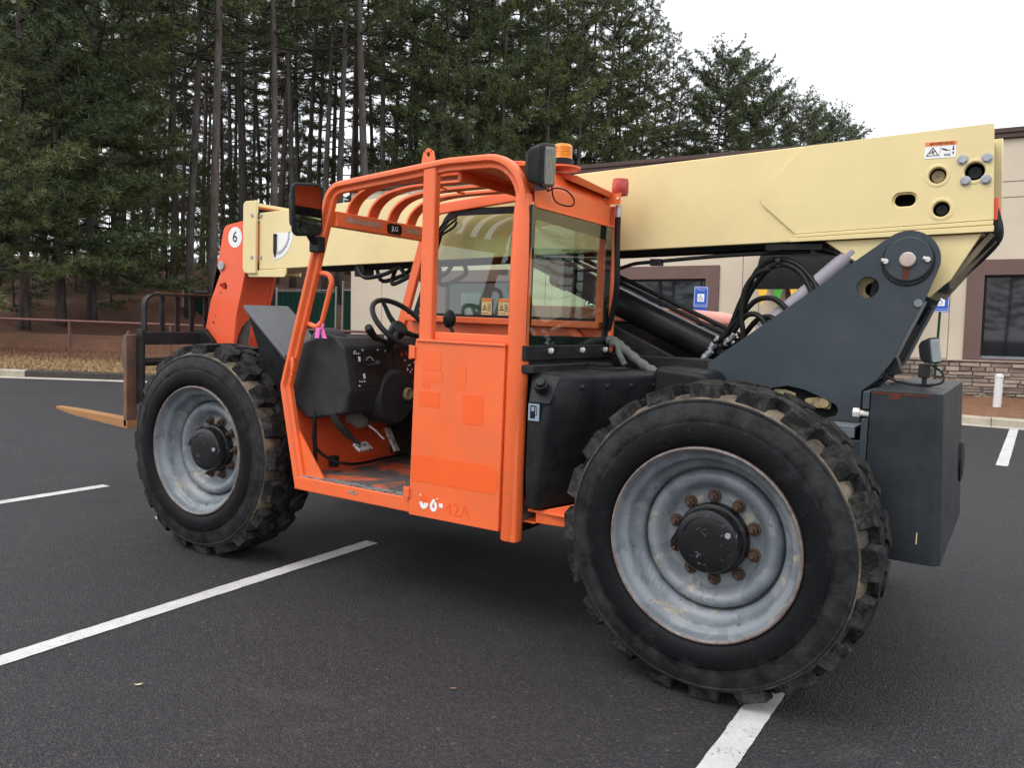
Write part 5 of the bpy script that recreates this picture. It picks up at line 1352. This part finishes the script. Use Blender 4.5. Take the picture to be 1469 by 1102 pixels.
for x, z in ((.707, 2.199), (.796, 2.201), (.724, 2.111), (.798, 2.113)):
    m = MB(); m.cyl((x, BY0 - .011, z), (x, BY0 - .0155, z), .021, n=20); m.cyl((x, BY0 - .0155, z), (x, BY0 - .027, z), .0165, n=6); m.build('boom_bolt', 'bolt_zinc', BM, bevel=.0015)
# long lower ribs and pivot lug
m = MB(); m.prism([(.020, zbot(.02) - .004), (.842, zbot(.842) - .004), (.842, zbot(.842) + .022), (.020, zbot(.02) + .014)], BY0 - .024, BY0 - .0115); m.prism([(.035, zbot(.03) + .017), (.838, zbot(.838) + .026), (.838, zbot(.838) + .044), (.035, zbot(.03) + .032)], BY0 - .018, BY0 - .0115); m.build('lower_rib', 'cream', BM, bevel=.003)
m = MB(); m.prism([(.172, zbot(.172) - .006), (.40, 1.715), (.62, 1.62), (.70, 1.70), (.800, zbot(.8) - .006)], BY0 + .002, BY1 - .002); m.build('pivot_lug', 'cream', BM, bevel=.004)
m = MB(); m.prism([(.635, 1.64), (.655, 1.625), (.845, 1.885), (.83, 1.90)], BY0 + .02, BY1 + .005); m.build('tail_plate', 'cream_worn', BM)
m = MB(); m.box(.79, .80, 1.0, 1.34, 1.93, 2.30); m.build('tail_shade_sheet', 'hollow_shade', BM)  # dark sheet in place of the shaded hollow at the boom's open end
m = MB(); m.box(.832, .85, 1.0, 1.34, 1.95, 2.04); m.build('tail_stop', 'orange_boom', BM)
# front collar
m = MB(); m.prism(rounded([(-3.835, 1.715), (-3.695, 1.715), (-3.695, 2.232), (-3.835, 2.232)], [.05, 0, 0, .035], 6), BY0 - .028, BY0 - .006); m.prism(rounded([(-3.83, 1.715), (-3.695, 1.715), (-3.695, 2.232), (-3.83, 2.232)], [.05, 0, 0, .035], 6), BY1 + .006, BY1 + .028)
m.box(-3.80, -3.70, BY0 - .006, BY1 + .006, 2.19, 2.215); m.box(-3.80, -3.70, BY0 - .006, BY1 + .006, 1.72, 1.735)
m.prism(rounded([(-3.80, 1.690), (-3.40, 1.690), (-3.40, 1.752), (-3.80, 1.735)], [.03, .03, .01, 0], 5), BY0 - .010, BY0 + .004); CO = m.build('boom_collar', 'cream', BM, bevel=.005)
for x in (-3.735, -3.672):
    for z in (2.128, 1.832):
        m = MB(); m.cyl((x, BY0 - .001 if x > -3.7 else BY0 - .028, z), (x, BY0 - .009 if x > -3.7 else BY0 - .036, z), .012, n=10); m.build('collar_bolt', 'bolt_zinc', BM)
# boom angle gauge
cx, cz, Rg = -3.530, 2.000, .185
fan = [(cx, cz)] + [(cx + Rg * cos(t), cz + Rg * sin(t)) for t in [-pi / 2 - .05 + (pi / 2 + .05) * k / 16 for k in range(17)]]
m = MB(); m.prism(fan, BY0 - .002, BY0 - .0004); ag = m.build('angle_gauge', 'white_print', BM)
m = MB()
for k, s_ in enumerate(('0', '10', '20', '30', '40', '50', '60', '70')):
    t = -pi / 2 + .08 + .205 * k; m.text(s_, .030, facing(cx + .150 * cos(t), BY0 - .0026, cz + .150 * sin(t), -(t + pi / 2)))
m.build('gauge_numbers', 'black_print', ag)
m = MB(); m.prism([(cx - .004, cz - .006), (cx + .026, cz - .006), (cx + .026, cz - .13), (cx + .011, cz - .172), (cx - .004, cz - .13)], BY0 - .010, BY0 - .005); m.cyl((cx + .011, BY0 - .018, cz - .018), (cx + .011, BY0 - .004, cz - .018), .007, n=10); m.build('gauge_pointer', 'black_metal', ag)
# warning decal
m = MB(); m.box(.560, .680, BY0 - .0126, BY0 - .0115, 2.214, 2.284); wd = m.build('warning_decal', 'white_print', BM)
m = MB(); m.box(.5605, .6795, BY0 - .0136, BY0 - .0127, 2.266, 2.2835); m.build('warning_band', 'orange_print', wd)
m = MB(); yy = BY0 - .0142; m.text('WARNING', .017, facing(.628, yy, 2.2745)); m.plate([(.577, 2.2705), (.590, 2.2705), (.5835, 2.281)], [[(.5815, 2.2722), (.5855, 2.2722), (.5835, 2.2775)]], yy, yy + .0005)
m.plate([(.566, 2.2245), (.617, 2.2245), (.5915, 2.262)], [[(.572, 2.2275), (.611, 2.2275), (.5915, 2.256)]], BY0 - .0134, BY0 - .0127)
m.tube([(.580, BY0 - .0134, 2.236), (.590, BY0 - .0134, 2.240), (.602, BY0 - .0134, 2.246)], .0018, 5); m.tube([(.590, BY0 - .0134, 2.249), (.591, BY0 - .0134, 2.240), (.597, BY0 - .0134, 2.231)], .0018, 5)
m.box(.6195, .6202, BY0 - .0134, BY0 - .0127, 2.217, 2.265)
m.prism([(.625, 2.256), (.648, 2.248), (.650, 2.242), (.640, 2.244), (.626, 2.250)], BY0 - .0134, BY0 - .0127); m.box(.652, .659, BY0 - .0134, BY0 - .0127, 2.243, 2.246)
m.prism([(.667, 2.262), (.671, 2.262), (.671, 2.250), (.675, 2.250), (.669, 2.243), (.663, 2.250), (.667, 2.250)], BY0 - .0134, BY0 - .0127); m.box(.667, .672, BY0 - .0134, BY0 - .0127, 2.228, 2.238)
for k in range(2): m.box(.635, .660, BY0 - .0134, BY0 - .0127, 2.222 + .006 * k, 2.2245 + .006 * k)
m.build('warning_print', 'black_print', wd)
# hoses and tubes under the boom
m = MB()
for k, (dy, dz, r) in enumerate(((.05, -.012, .012), (.10, -.016, .012), (.16, -.014, .012), (.03, -.004, .008))):
    m.tube([(x, BY0 + dy, zbot(x) + dz) for x in (-3.1, -2.2, -1.2, -.4, .05)] + [(.20, BY0 + dy, zbot(.2) - .05), (.36, BY0 + dy - .03, 1.745)], r, 8)
P_(m, 'boom_hoses', 'rubber_hose')
m = MB(); m.tube(curve3([(-1.2, 1.03, 1.745), (-.93, 1.03, 1.745), (-.80, 1.03, 1.775), (-.70, 1.03, 1.785), (-.30, 1.03, 1.815), (.10, 1.03, 1.83)], 5), .010, 8); m.box(-.70, -.64, 1.01, 1.05, 1.765, 1.80); P_(m, 'hydraulic_pipe', 'black_metal')
m = MB(); rr = random.Random(4)
for k in range(6): m.tube(curve3([(-2.75 + .12 * k, 1.0 + .05 * (k % 3), zbot(-2.7) - .02), (-2.68 + .12 * k, .99 + .04 * (k % 2), zbot(-2.7) - .085 - .02 * (k % 3)), (-2.52 + .12 * k, 1.0 + .05 * (k % 2), zbot(-2.5) - .07), (-2.40 + .1 * k, 1.02, zbot(-2.4) - .02)], 5), .014, 7)
m.box(-2.78, -2.70, 1.0, 1.1, 1.70, 1.78); P_(m, 'hose_bundle', 'rubber_hose')
m = MB(); m.box(-.10, .16, BY0 + .01, BY1 - .01, zbot(.0) - .035, zbot(0) - .008); P_(m, 'hose_guide', 'black_metal')
m = MB()
for k, (y, o) in enumerate(((1.02, 0), (1.07, .012), (1.12, .0), (1.30, .02))):
    m.tube(curve3([(.828, y, 2.02), (.842 + o * .4, y, 1.94), (.832 + o * .4, y, 1.885), (.775, y, 1.822 - o), (.69, y, 1.735 - o), (.640, y, 1.675)], 5), .0195, 9)
m.cyl((.628, .99, 1.690), (.628, 1.10, 1.690), .026, n=12); m.cyl((.668, .99, 1.670), (.668, 1.16, 1.670), .028, n=12); P_(m, 'tail_hoses', 'rubber_hose')

# ---- orange gooseneck with white round 6
gl = rounded([(-4.125, 2.075), (-3.895, 2.105), (-3.872, 1.78), (-3.985, 1.40), (-4.015, 1.16), (-4.07, 1.09), (-4.30, 1.10), (-4.352, 1.235), (-4.205, 1.78)], [.06, 0, 0, .06, .05, .03, .07, .05, .15], 6)
m = MB(); m.plate(gl, [circ(-4.118, 1.622, .030, 16)], 1.02, 1.045); m.plate(gl, [], 1.295, 1.32)
arch = [(1.045, 1.80), (1.045, 1.14)] + [(1.075 + .108 - .108 * cos(pi * k / 10), 1.22 + .17 * sin(pi * k / 10)) for k in range(11)] + [(1.295, 1.14), (1.295, 1.80)]
v0 = [(-3.878 - (1.78 - z) * .285, y, z) for y, z in arch]
A = [m.bm.verts.new(p) for p in v0]; Bv = [m.bm.verts.new((p[0] - .02, p[1], p[2])) for p in v0]
n_ = len(A); fs = [m.bm.faces.new(A), m.bm.faces.new(list(reversed(Bv)))] + [m.bm.faces.new([A[i], Bv[i], Bv[(i + 1) % n_], A[(i + 1) % n_]]) for i in range(n_)]
bmesh.ops.recalc_face_normals(m.bm, faces=fs)
m.box(-4.10, -3.90, 1.045, 1.295, 2.065, 2.085); m.box(-3.95, -3.70, 1.04, 1.30, 1.80, 2.08)
GN = P_(m, 'gooseneck', 'orange_boom', bevel=.004)
m = MB(); m.prism(circ(-4.003, 1.985, .076, 32), 1.0185, 1.0198); dc = m.build('number_disc', 'white_print', GN)
m = MB(); m.text('6', .115, facing(-4.003, 1.0176, 1.985)); m.build('number_six', 'black_print', dc)
m = MB(); m.cyl((-4.150, 1.02, 1.775), (-4.150, 1.006, 1.775), .036, .034, 20); m.build('pin_cap', 'bolt_zinc', GN, bevel=.003)
m = MB(); m.prism([(-4.175, 1.632), (-4.155, 1.650), (-4.142, 1.628), (-4.160, 1.618)], 1.0186, 1.0198); m.prism([(-4.172, 1.585), (-4.150, 1.575), (-4.160, 1.565)], 1.0186, 1.0198); m.cyl((-4.24, 1.019, 1.35), (-4.24, 1.016, 1.35), .008, n=8); m.cyl((-4.22, 1.019, 1.40), (-4.22, 1.016, 1.40), .004, n=8); m.build('paint_chips', 'rust_stain', GN)
m = MB(); m.cyl((-4.12, 1.17, 1.05), (-4.05, 1.17, 1.45), .045, n=14); m.box(-4.16, -4.02, 1.09, 1.25, 1.10, 1.14); P_(m, 'tilt_cylinder', 'hose_sleeve')

# ---- fork carriage
CX = -4.395
m = MB(); m.box(CX - .05, CX + .04, .53, 1.81, 1.175, 1.262); m.box(CX - .03, CX + .03, .545, 1.795, 1.262, 1.268); FC = P_(m, 'fork_carriage', 'black_metal', bevel=.006)
for y in (.505, 1.80):
    m = MB(); m.box(CX - .035, CX + .04, y, y + .026, .74, 1.285); m.build('side_plate', 'black_metal', FC, bevel=.006)
m = MB(); m.cyl((CX, .52, 1.048), (CX, 1.82, 1.048), .030, n=16); m.lathe([(.03, .77), (.042, .77), (.042, .93), (.03, .93)], (CX, 0, 1.048), 'y', 16); m.build('fork_bar', 'black_metal', FC)
m = MB(); m.box(CX - .04, CX + .04, .80, .86, .72, 1.02); m.box(CX - .04, CX + .04, 1.48, 1.54, .72, 1.02); m.box(CX - .04, CX + .04, .80, 1.54, .72, .80); m.build('lower_frame', 'black_metal', FC, bevel=.006)
for y in (1.00, 1.30):
    m = MB(); m.prism(rounded([(CX - .05, 1.02), (CX + .14, 1.06), (CX + .20, 1.20), (CX + .08, 1.30), (CX - .05, 1.27)], .03), y - .02, y + .02); m.build('mounting_ear', 'black_metal', FC, bevel=.004)
pth = [(CX - .03, .565, 1.265), (CX - .03, .565, 1.46)] + [(CX - .03, .565 + .075 - .075 * cos(t), 1.46 + .075 * sin(t)) for t in [pi / 2 * k / 5 for k in range(1, 6)]] + [(CX - .03, 1.17, 1.545)]
m = MB()
for i in range(len(pth) - 1):
    a, b = Vector(pth[i]), Vector(pth[i + 1]); d = (b - a).normalized(); n2 = Vector((0, -d.z, d.y)) * .008
    e = d * .001
    m.hexa([Vector((CX - .055, 0, 0)) + Vector((0, p.y, p.z)) + s * n2 for p, s in ((a - e, 1), (b + e, 1), (b + e, -1), (a - e, -1))] + [Vector((CX - .005, 0, 0)) + Vector((0, p.y, p.z)) + s * n2 for p, s in ((a - e, 1), (b + e, 1), (b + e, -1), (a - e, -1))])
m.box(CX - .055, CX - .005, 1.17, 1.70, 1.537, 1.553); m.box(CX - .055, CX - .005, 1.775, 1.79, 1.265, 1.46); LR = m.build('load_backrest', 'black_metal', FC)
m = MB(); m.box(CX - .056, CX - .004, .66, 1.70, 1.554, 1.557); m.build('worn_top_edge', 'tine_rust', LR)
for k in range(8):
    y = .715 + .125 * k; m = MB(); m.box(CX - .045, CX - .03, y - .018, y + .018, 1.265, 1.545); m.build('backrest_bar', 'black_metal', LR)
def fork(y):
    m = MB()
    m.prism(rounded([(CX - .085, .575), (CX - .045, .575), (CX - .045, 1.245), (CX - .085, 1.245)], [.02, .01, .01, .02]), y, y + .085); FK = P_(m, 'fork', 'fork_rust', bevel=.005)
    m = MB(); xs = [CX - .04, CX - .10, CX - .72, CX - 1.02, CX - 1.05]; tops = [.620, .632, .640, .640, .632]; bots = [.566, .566, .594, .620, .624]
    w0 = [y, y, y, y + .02, y + .038]; w1 = [y + .085, y + .085, y + .085, y + .07, y + .055]
    R_ = [[m.bm.verts.new(q) for q in ((x, a, b0), (x, b, b0), (x, b, t), (x, a, t))] for x, t, b0, a, b in zip(xs, tops, bots, w0, w1)]
    fs = [m.bm.faces.new(R_[0]), m.bm.faces.new(list(reversed(R_[-1])))]
    for a, b in zip(R_, R_[1:]):
        for k in range(4): fs.append(m.bm.faces.new([a[k], b[k], b[(k + 1) % 4], a[(k + 1) % 4]]))
    bmesh.ops.recalc_face_normals(m.bm, faces=fs); m.build('tine', 'tine_rust', FK, bevel=.003)
    m = MB(); m.prism(rounded([(CX - .11, 1.0), (CX - .087, 1.0), (CX - .087, 1.22), (CX - .10, 1.22), (CX - .12, 1.15)], .01), y + .008, y + .078); m.cyl((CX - .10, y + .05, 1.21), (CX - .10, y + .05, 1.27), .012, n=8); m.build('fork_hook', 'fork_rust', FK, bevel=.004)
fork(.437); fork(1.66)

# ---- front shroud
m = MB()
loft_top = [(-2.80, .12, 1.484), (-2.80, .456, 1.488), (-2.69, .462, 1.402), (-2.44, .43, 1.205), (-2.45, .12, 1.213)]
A = [Vector(p) for p in loft_top]; Bq = [p + Vector((0, 0, -.028)) for p in A]
a = [m.bm.verts.new(p) for p in A]; b = [m.bm.verts.new(p) for p in Bq]; n_ = 5
fs = [m.bm.faces.new(a), m.bm.faces.new(list(reversed(b)))] + [m.bm.faces.new([a[i], b[i], b[(i + 1) % n_], a[(i + 1) % n_]]) for i in range(n_)]
bmesh.ops.recalc_face_normals(m.bm, faces=fs); P_(m, 'front_shroud', 'fender_grey', bevel=.008, seg=3)
m = MB(); m.hexa([Vector(q) for q in ((-2.785, .135, 1.445), (-2.47, .135, 1.19), (-2.47, .42, 1.19), (-2.785, .44, 1.445), (-2.66, .20, 1.0), (-2.44, .20, .95), (-2.44, .40, .95), (-2.66, .40, 1.0))]); P_(m, 'shroud_body', 'black_plastic', bevel=.01)

# ---- tower
def arc(cx, cz, r, a0, a1, n=14): return [(cx + r * cos(a0 + (a1 - a0) * k / n), cz + r * sin(a0 + (a1 - a0) * k / n)) for k in range(n + 1)]
ux, uz = .455 + .309, 1.859 - 1.284; L_ = sqrt(ux * ux + uz * uz); th = atan2(uz, ux)
tow = [(-.312, 1.040), (-.309, 1.282)] + arc(.538, 1.774, .125, th + pi / 2, radians(-18), 16) + [(.612, 1.600), (.570, 1.500), (.505, 1.335), (.452, 1.255), (.392, 1.200), (.394, 1.040)]
slot_h = [(-.070, 1.140), (.0, 1.183), (.075, 1.200), (.150, 1.188), (.240, 1.155), (.292, 1.130), (.305, 1.105), (.292, 1.080), (.250, 1.065), (.16, 1.062), (.05, 1.075), (-.05, 1.105)]
m = MB(); m.plate(tow, [circ(.388, 1.657, .046, 22), rounded(slot_h, .02, 3)], .868, .892); TW = P_(m, 'tower', 'grey_paint', flat=True)
m = MB(); m.plate(tow, [], 1.448, 1.472); m.build('tower_plate', 'grey_paint', TW, flat=True)
m = MB(); m.box(-.20, -.17, .893, 1.447, 1.06, 1.20); m.box(.30, .385, .893, 1.447, 1.05, 1.19); m.prism([(.43, 1.25), (.455, 1.24), (.56, 1.50), (.535, 1.51)], 1.0, 1.34); m.build('cross_member', 'hollow_shade', TW)
for y0, y1 in ((.893, .985), (1.36, 1.447)):
    fp = [(.606, 1.592), (.566, 1.495), (.501, 1.331), (.448, 1.252), (.392, 1.203)]
    m = MB()
    for p, q in zip(fp, fp[1:]):
        m.hexa([Vector(v) for v in ((p[0], y0, p[1]), (p[0] - .014, y0, p[1] + .004), (q[0] - .014, y0, q[1] + .004), (q[0], y0, q[1]), (p[0] + .008, y1, p[1] + .01), (p[0] - .008, y1, p[1] + .014), (q[0] - .008, y1, q[1] + .008), (q[0] + .008, y1, q[1] + .004))])
    m.build('tower_flange', 'grey_edge' if y0 < 1 else 'grey_paint', TW)
m = MB(); m.box(-.02, .36, .90, .915, 1.05, 1.21); m.build('slot_shade_sheet', 'hollow_shade', TW)  # near-black sheet that imitates the shade inside the slot
# brass link plates inside the slot
for cx, cz, s_ in ((.040, 1.150, -1), (.238, 1.133, 1)):
    m = MB(); m.prism(rounded([(cx - .028, cz - .026), (cx + .028, cz - .028), (cx + .030, cz + .028), (cx - .010, cz + .028), (cx - .075 * s_ - .012, cz + .012), (cx - .075 * s_ - .008, cz - .008)] if s_ > 0 else [(cx - .03, cz - .03), (cx + .02, cz - .03), (cx + .07, cz - .004), (cx + .07, cz + .016), (cx + .02, cz + .03), (cx - .03, cz + .03)], .008), .884, .899); lp = m.build('link_plate', 'brass', TW, bevel=.002)
    m = MB(); m.cyl((cx, .884, cz), (cx, .872, cz), .024, .022, 20); m.lathe([(.0005, .8715), (.003, .8715), (.003, .8715)], (cx, 0, cz), 'y', 8); m.build('link_pin', 'brass', TW, bevel=.002)
    m = MB(); m.cyl((cx - .055 * s_, .884, cz + .004), (cx - .055 * s_, .874, cz + .004), .010, n=6); m.build('link_bolt', 'brass', TW)
# pivot boss, retaining disc and pin
m = MB(); m.lathe([(.001, .862), (.102, .862), (.105, .866), (.105, .868)], (.539, 0, 1.768), 'y', 40); m.build('pivot_boss', 'black_metal', TW)
m = MB(); m.lathe([(.001, .853), (.090, .853), (.095, .857), (.095, .8618)], (.540, 0, 1.777), 'y', 40); m.build('pivot_disc', 'grey_paint', TW)
m = MB(); m.lathe([(.001, .840), (.028, .840), (.032, .844), (.032, .853)], (.540, 0, 1.774), 'y', 28); m.build('pivot_pin', 'pin_steel', TW)
m = MB(); m.prism([(.522, 1.745), (.553, 1.742), (.549, 1.712), (.545, 1.690), (.525, 1.690), (.523, 1.715)], .8515, .8528); m.build('rust_streak', 'rust_stain', TW)
for x, z in ((.455, 1.768), (.616, 1.775)):
    m = MB(); m.cyl((x, .868, z), (x, .845, z), .012, n=6); m.tube([(x, .85, z), (x - .018, .848, z + .006)], .008, 8); m.build('disc_bolt', 'bolt_white', TW)
m = MB(); m.cyl((.398, .93, 1.650), (.398, 1.40, 1.650), .030, n=18); m.build('cylinder_pin', 'black_metal', TW)
m = MB(); m.prism([(.33, 1.60), (.385, 1.61), (.40, 1.70), (.34, 1.71)], .93, .94); m.build('cylinder_eye', 'brass', TW)
m = MB(); m.cyl((.592, .866, 1.592), (.592, .858, 1.592), .017, n=16); m.build('plate_boss', 'grey_edge', TW)
# chassis ledge and lower frame beside the tower
m = MB(); m.box(-.30, .405, .700, .865, 1.045, 1.058); m.box(-.30, .405, .700, .712, 1.008, 1.0455); P_(m, 'frame_ledge', 'grey_edge', bevel=.003)
m = MB(); m.box(-.30, .40, .73, .76, .55, 1.044); m.box(.30, .40, .70, .73, .76, .775); P_(m, 'frame_side', 'grey_rusty')

# ---- counterweight
cwp = [(.490, 1.226), (.490, .590), (.700, .590), (.700, 1.226)]
m = MB()
foot = lambda z: [(.493, .452), (.722 + .03 * (1.24 - z) / .65, .452), (.742 + .035 * (1.24 - z) / .65, .480), (.742 + .035 * (1.24 - z) / .65, 1.56), (.72, 1.60), (.493, 1.60)]
rings = [[m.bm.verts.new((x, y, z)) for x, y in foot(z)] for z in (.578, 1.238)]
fs = [m.bm.faces.new(rings[0]), m.bm.faces.new(rings[-1])]
for i in range(6): fs.append(m.bm.faces.new([rings[0][i], rings[0][(i + 1) % 6], rings[1][(i + 1) % 6], rings[1][i]]))
bmesh.ops.recalc_face_normals(m.bm, faces=fs)
CW = P_(m, 'counterweight', 'grey_rusty', bevel=.0045, seg=2, angle=20)
m = MB(); m.box(.497, .70, .4505, .4517, 1.222, 1.230); m.box(.56, .60, .4505, .4517, 1.205, 1.2215); m.build('rusted_edge', 'rust_stain', CW)
m = MB(); m.box(.690, .694, .4505, .4517, .655, .700); m.build('paint_scrape', 'yellow_print', CW)
m = MB(); m.box(.465, .4905, .448, .72, 1.158, 1.228); m.box(.465, .4905, .448, .72, .59, 1.120); m.box(.30, .465, .69, .72, .59, 1.0); P_(m, 'mounting_plate', 'grey_paint', bevel=.003)
m = MB(); m.cyl((.452, .470, 1.139), (.49, .470, 1.139), .012, n=12); m.cyl((.430, .470, 1.139), (.455, .470, 1.139), .021, n=6); P_(m, 'mounting_bolt', 'bolt_white', bevel=.002)
m = MB(); m.lathe([(.001, .0), (.10, .0), (.11, .012), (.11, .03)], (.742, 1.4, .98), 'x', 24) if False else None
m.bm.free()
m = MB(); m.lathe([(.001, .780), (.08, .779), (.10, .774), (.10, .755)], (0, 1.46, .86), 'x', 28); P_(m, 'rear_cap', 'black_plastic')
RT = Matrix.Translation((.655, .90, 1.392)) @ Matrix.Rotation(radians(-28), 4, 'Z') @ Matrix.Rotation(radians(-8), 4, 'Y') @ Matrix.Rotation(radians(4), 4, 'X') @ Matrix.Scale(.62, 4)
work_light(RT, 'rear_lamp')
m = MB(); m.box(.61, .655, .885, .915, 1.275, 1.335); m.cyl((.635, .90, 1.24), (.635, .90, 1.28), .010, n=10); m.lathe([(.03, 1.238), (.03, 1.246), (.012, 1.25)], (.635, .90, 0), 'z', 16); P_(m, 'lamp_stem', 'black_metal', bevel=.003)
m = MB(); m.tube(curve3([(.66, .90, 1.33), (.70, .90, 1.30), (.705, .88, 1.262), (.66, .86, 1.247), (.58, .86, 1.246), (.50, .87, 1.265), (.485, .90, 1.30)], 6), .005, 7); P_(m, 'lamp_wire', 'rubber_hose')
m = MB(); m.box(.478, .535, .90, .985, 1.275, 1.345, T=Matrix.Translation((.5, .94, 1.31)) @ Matrix.Rotation(radians(-20), 4, 'Y') @ Matrix.Translation((-.5, -.94, -1.31))); P_(m, 'reverse_alarm', 'black_plastic', bevel=.005)

# ---- cylinders, hoses
d0, d1 = Vector((.12, 1.17, 1.126)), Vector((-1.62, 1.17, 1.865)); dd = (d1 - d0).normalized()
m = MB(); m.tube([d0, d0 + dd * 1.55], .076, 24); m.tube([d0 + dd * 1.50, d0 + dd * 1.58], .086, 24); m.tube([d0 + dd * 1.55, d1], .045, 18); m.tube([d0 - dd * .05, d0 + dd * .03], .096, 24); LC = P_(m, 'lift_cylinder', 'cylinder_black')
up = dd.cross(Vector((0, 1, 0))).normalized(); up = up if up.z > 0 else -up
for k, (o, r, mat) in enumerate(((.100, .011, 'fitting'), (.126, .012, 'rubber_hose'))):
    m = MB(); m.tube([d0 + dd * .15 + up * (o - .02) + Vector((0, -.02 + .03 * k, 0)), d0 + dd * .30 + up * o + Vector((0, -.02 + .03 * k, 0)), d0 + dd * 1.5 + up * o + Vector((0, -.02 + .03 * k, 0))], r, 8); m.build('cylinder_pipe', 'cylinder_black' if k == 0 else mat, LC)
m = MB(); m.tube([(-.09, 1.02, 1.455), (.30, 1.02, 1.828)], .040, 20); m.tube([(-.09, 1.02, 1.455), (-.105, 1.02, 1.44)], [.044, .044], 20); P_(m, 'slave_cylinder', 'lilac_tube', bevel=.003)
HS = [[(-.35, 1.06, 1.375), (-.28, 1.06, 1.44), (-.22, 1.06, 1.60), (-.14, 1.05, 1.755), (-.05, 1.04, 1.795), (.05, 1.02, 1.765), (.13, .99, 1.69), (.17, .96, 1.62)],
      [(-.31, 1.10, 1.36), (-.25, 1.09, 1.47), (-.19, 1.07, 1.62), (-.11, 1.05, 1.735), (-.03, 1.03, 1.770), (.06, 1.0, 1.735), (.12, .97, 1.66), (.16, .94, 1.58)],
      [(-.20, 1.0, 1.30), (-.185, 1.0, 1.42), (-.20, 1.0, 1.52), (-.19, 1.0, 1.64), (-.14, 1.0, 1.72), (-.07, .99, 1.745)],
      [(-.37, 1.08, 1.345), (-.28, 1.06, 1.44), (-.20, 1.03, 1.53), (-.13, 1.0, 1.595), (-.05, .98, 1.605), (.02, .96, 1.56), (.06, .94, 1.50)],
      [(-.27, 1.04, 1.375), (-.24, 1.03, 1.44), (-.18, 1.0, 1.515), (-.12, .98, 1.525), (-.07, .96, 1.48), (-.06, .94, 1.40)],
      [(-.25, 1.07, 1.36), (-.19, 1.05, 1.43), (-.12, 1.0, 1.50), (-.05, .97, 1.515), (.00, .95, 1.47)]]
for h in HS:
    m = MB(); m.tube(curve3(h, 7), .0135, 9); P_(m, 'hydraulic_hose', 'rubber_hose')
m = MB(); m.lathe([(.016, -.012), (.022, -.012), (.022, .012), (.016, .012)], (-.045, 1.03, 1.783), 'x', 12); m.box(-.055, -.03, 1.015, 1.05, 1.755, 1.805); P_(m, 'hose_clamp', 'black_plastic', bevel=.003)
for a, b in (((-.37, 1.07, 1.34), (-.325, 1.06, 1.405)), ((-.375, 1.10, 1.33), (-.40, 1.06, 1.30)), ((-.41, 1.06, 1.28), (-.355, 1.05, 1.335)), ((-.285, 1.05, 1.37), (-.235, 1.03, 1.43)), ((-.23, .94, 1.292), (-.19, .92, 1.296)), ((-.235, .94, 1.268), (-.232, .94, 1.295))):
    m = MB(); m.tube([a, b], .016, 10); v = Vector(b) - Vector(a); m.tube([Vector(a) + v * .3, Vector(a) + v * .5], .020, 6); P_(m, 'hose_fitting', 'fitting', bevel=.002)

# ---- engine hood on the far side
m = MB(); m.prism(rounded([(-1.90, .72), (-.62, .72), (-.62, 1.468), (-1.90, 1.468)], [.03, .03, .02, .06]), 1.56, 2.26); EH = P_(m, 'engine_cover', 'black_metal', bevel=.02)
m = MB(); m.prism(rounded([(-1.92, 1.470), (-.600, 1.470), (-.615, 1.535), (-.70, 1.556), (-1.86, 1.556)], [.01, .02, .05, .05, .05], 6), 1.545, 2.28); m.build('hood_top', 'orange_hood_glare', EH, bevel=.03, seg=4)
m = MB(); m.ball((-1.30, 1.62, 1.565), .085, (1, .75, .75), 24, 14); P_(m, 'round_mirror', 'mirror_glass')
m = MB(); m.lathe([(.086, -.01), (.092, .0), (.086, .01)], (-1.30, 1.64, 1.565), 'y', 24); m.tube([(-1.30, 1.66, 1.565), (-1.30, 1.70, 1.53)], .012, 8); P_(m, 'mirror_bracket', 'black_plastic')

# ---- pink ribbon tied to the grab handle
m = MB(); m.tube([(-2.128 + .018 * cos(t), .07, 1.386 + .018 * sin(t)) for t in [2 * pi * k / 14 for k in range(14)]], .008, 6, closed=True)
for s_, dx in ((-1, -.010), (1, .036)):
    pts = [(-2.130 + dx * u, .062 + .006 * s_, 1.376 - .045 * u + .01 * sin(5 * u)) for u in (0, .25, .5, .75, 1)]
    for p, q in zip(pts, pts[1:]):
        m.hexa([Vector(v) for v in ((p[0] - .013, p[1], p[2]), (p[0] + .013, p[1], p[2]), (p[0] + .013, p[1] + .002, p[2]), (p[0] - .013, p[1] + .002, p[2]), (q[0] - .017, q[1], q[2]), (q[0] + .017, q[1], q[2]), (q[0] + .017, q[1] + .002, q[2]), (q[0] - .017, q[1] + .002, q[2]))])
tag(m.build('ribbon', 'pink_ribbon'), 'bright pink ribbon tied round the orange grab handle of the cab', 'ribbon')

# ---- leaves and scraps on the asphalt
LV = [(-.80, -.48, .6, 'leaf_brown', 'small brown dead leaf lying on the asphalt left of the big rear wheel', .016), (-1.78, -1.18, .95, 'leaf_pale', 'pale straw wisp on the asphalt beside the long white line', .018), (.88, -.55, .3, 'leaf_pale', 'cream scrap on the asphalt at lower right behind the big wheel', .028), (1.18, .55, 2.2, 'leaf_pale', 'thin white scrap on the asphalt right of the big wheel', .05), (-3.9, .35, .2, 'leaf_pale', 'pale flat scrap on the asphalt left of the front wheel', .06)]
for x, y, a, mat, lab, s_ in LV:
    m = MB(); pts = [(cos(t) * s_ * (1 + .25 * sin(3 * t)), sin(t) * s_ * .38, .006 + .10 * s_ * cos(2 * t) + .05 * s_) for t in [2 * pi * k / 10 for k in range(10)]]
    m.face(pts); m.xform(Matrix.Translation((x, y, 0.002)) @ Matrix.Rotation(a, 4, 'Z')); tag(m.build('leaf', mat), lab, 'leaf', 'leaves and scraps on the asphalt')
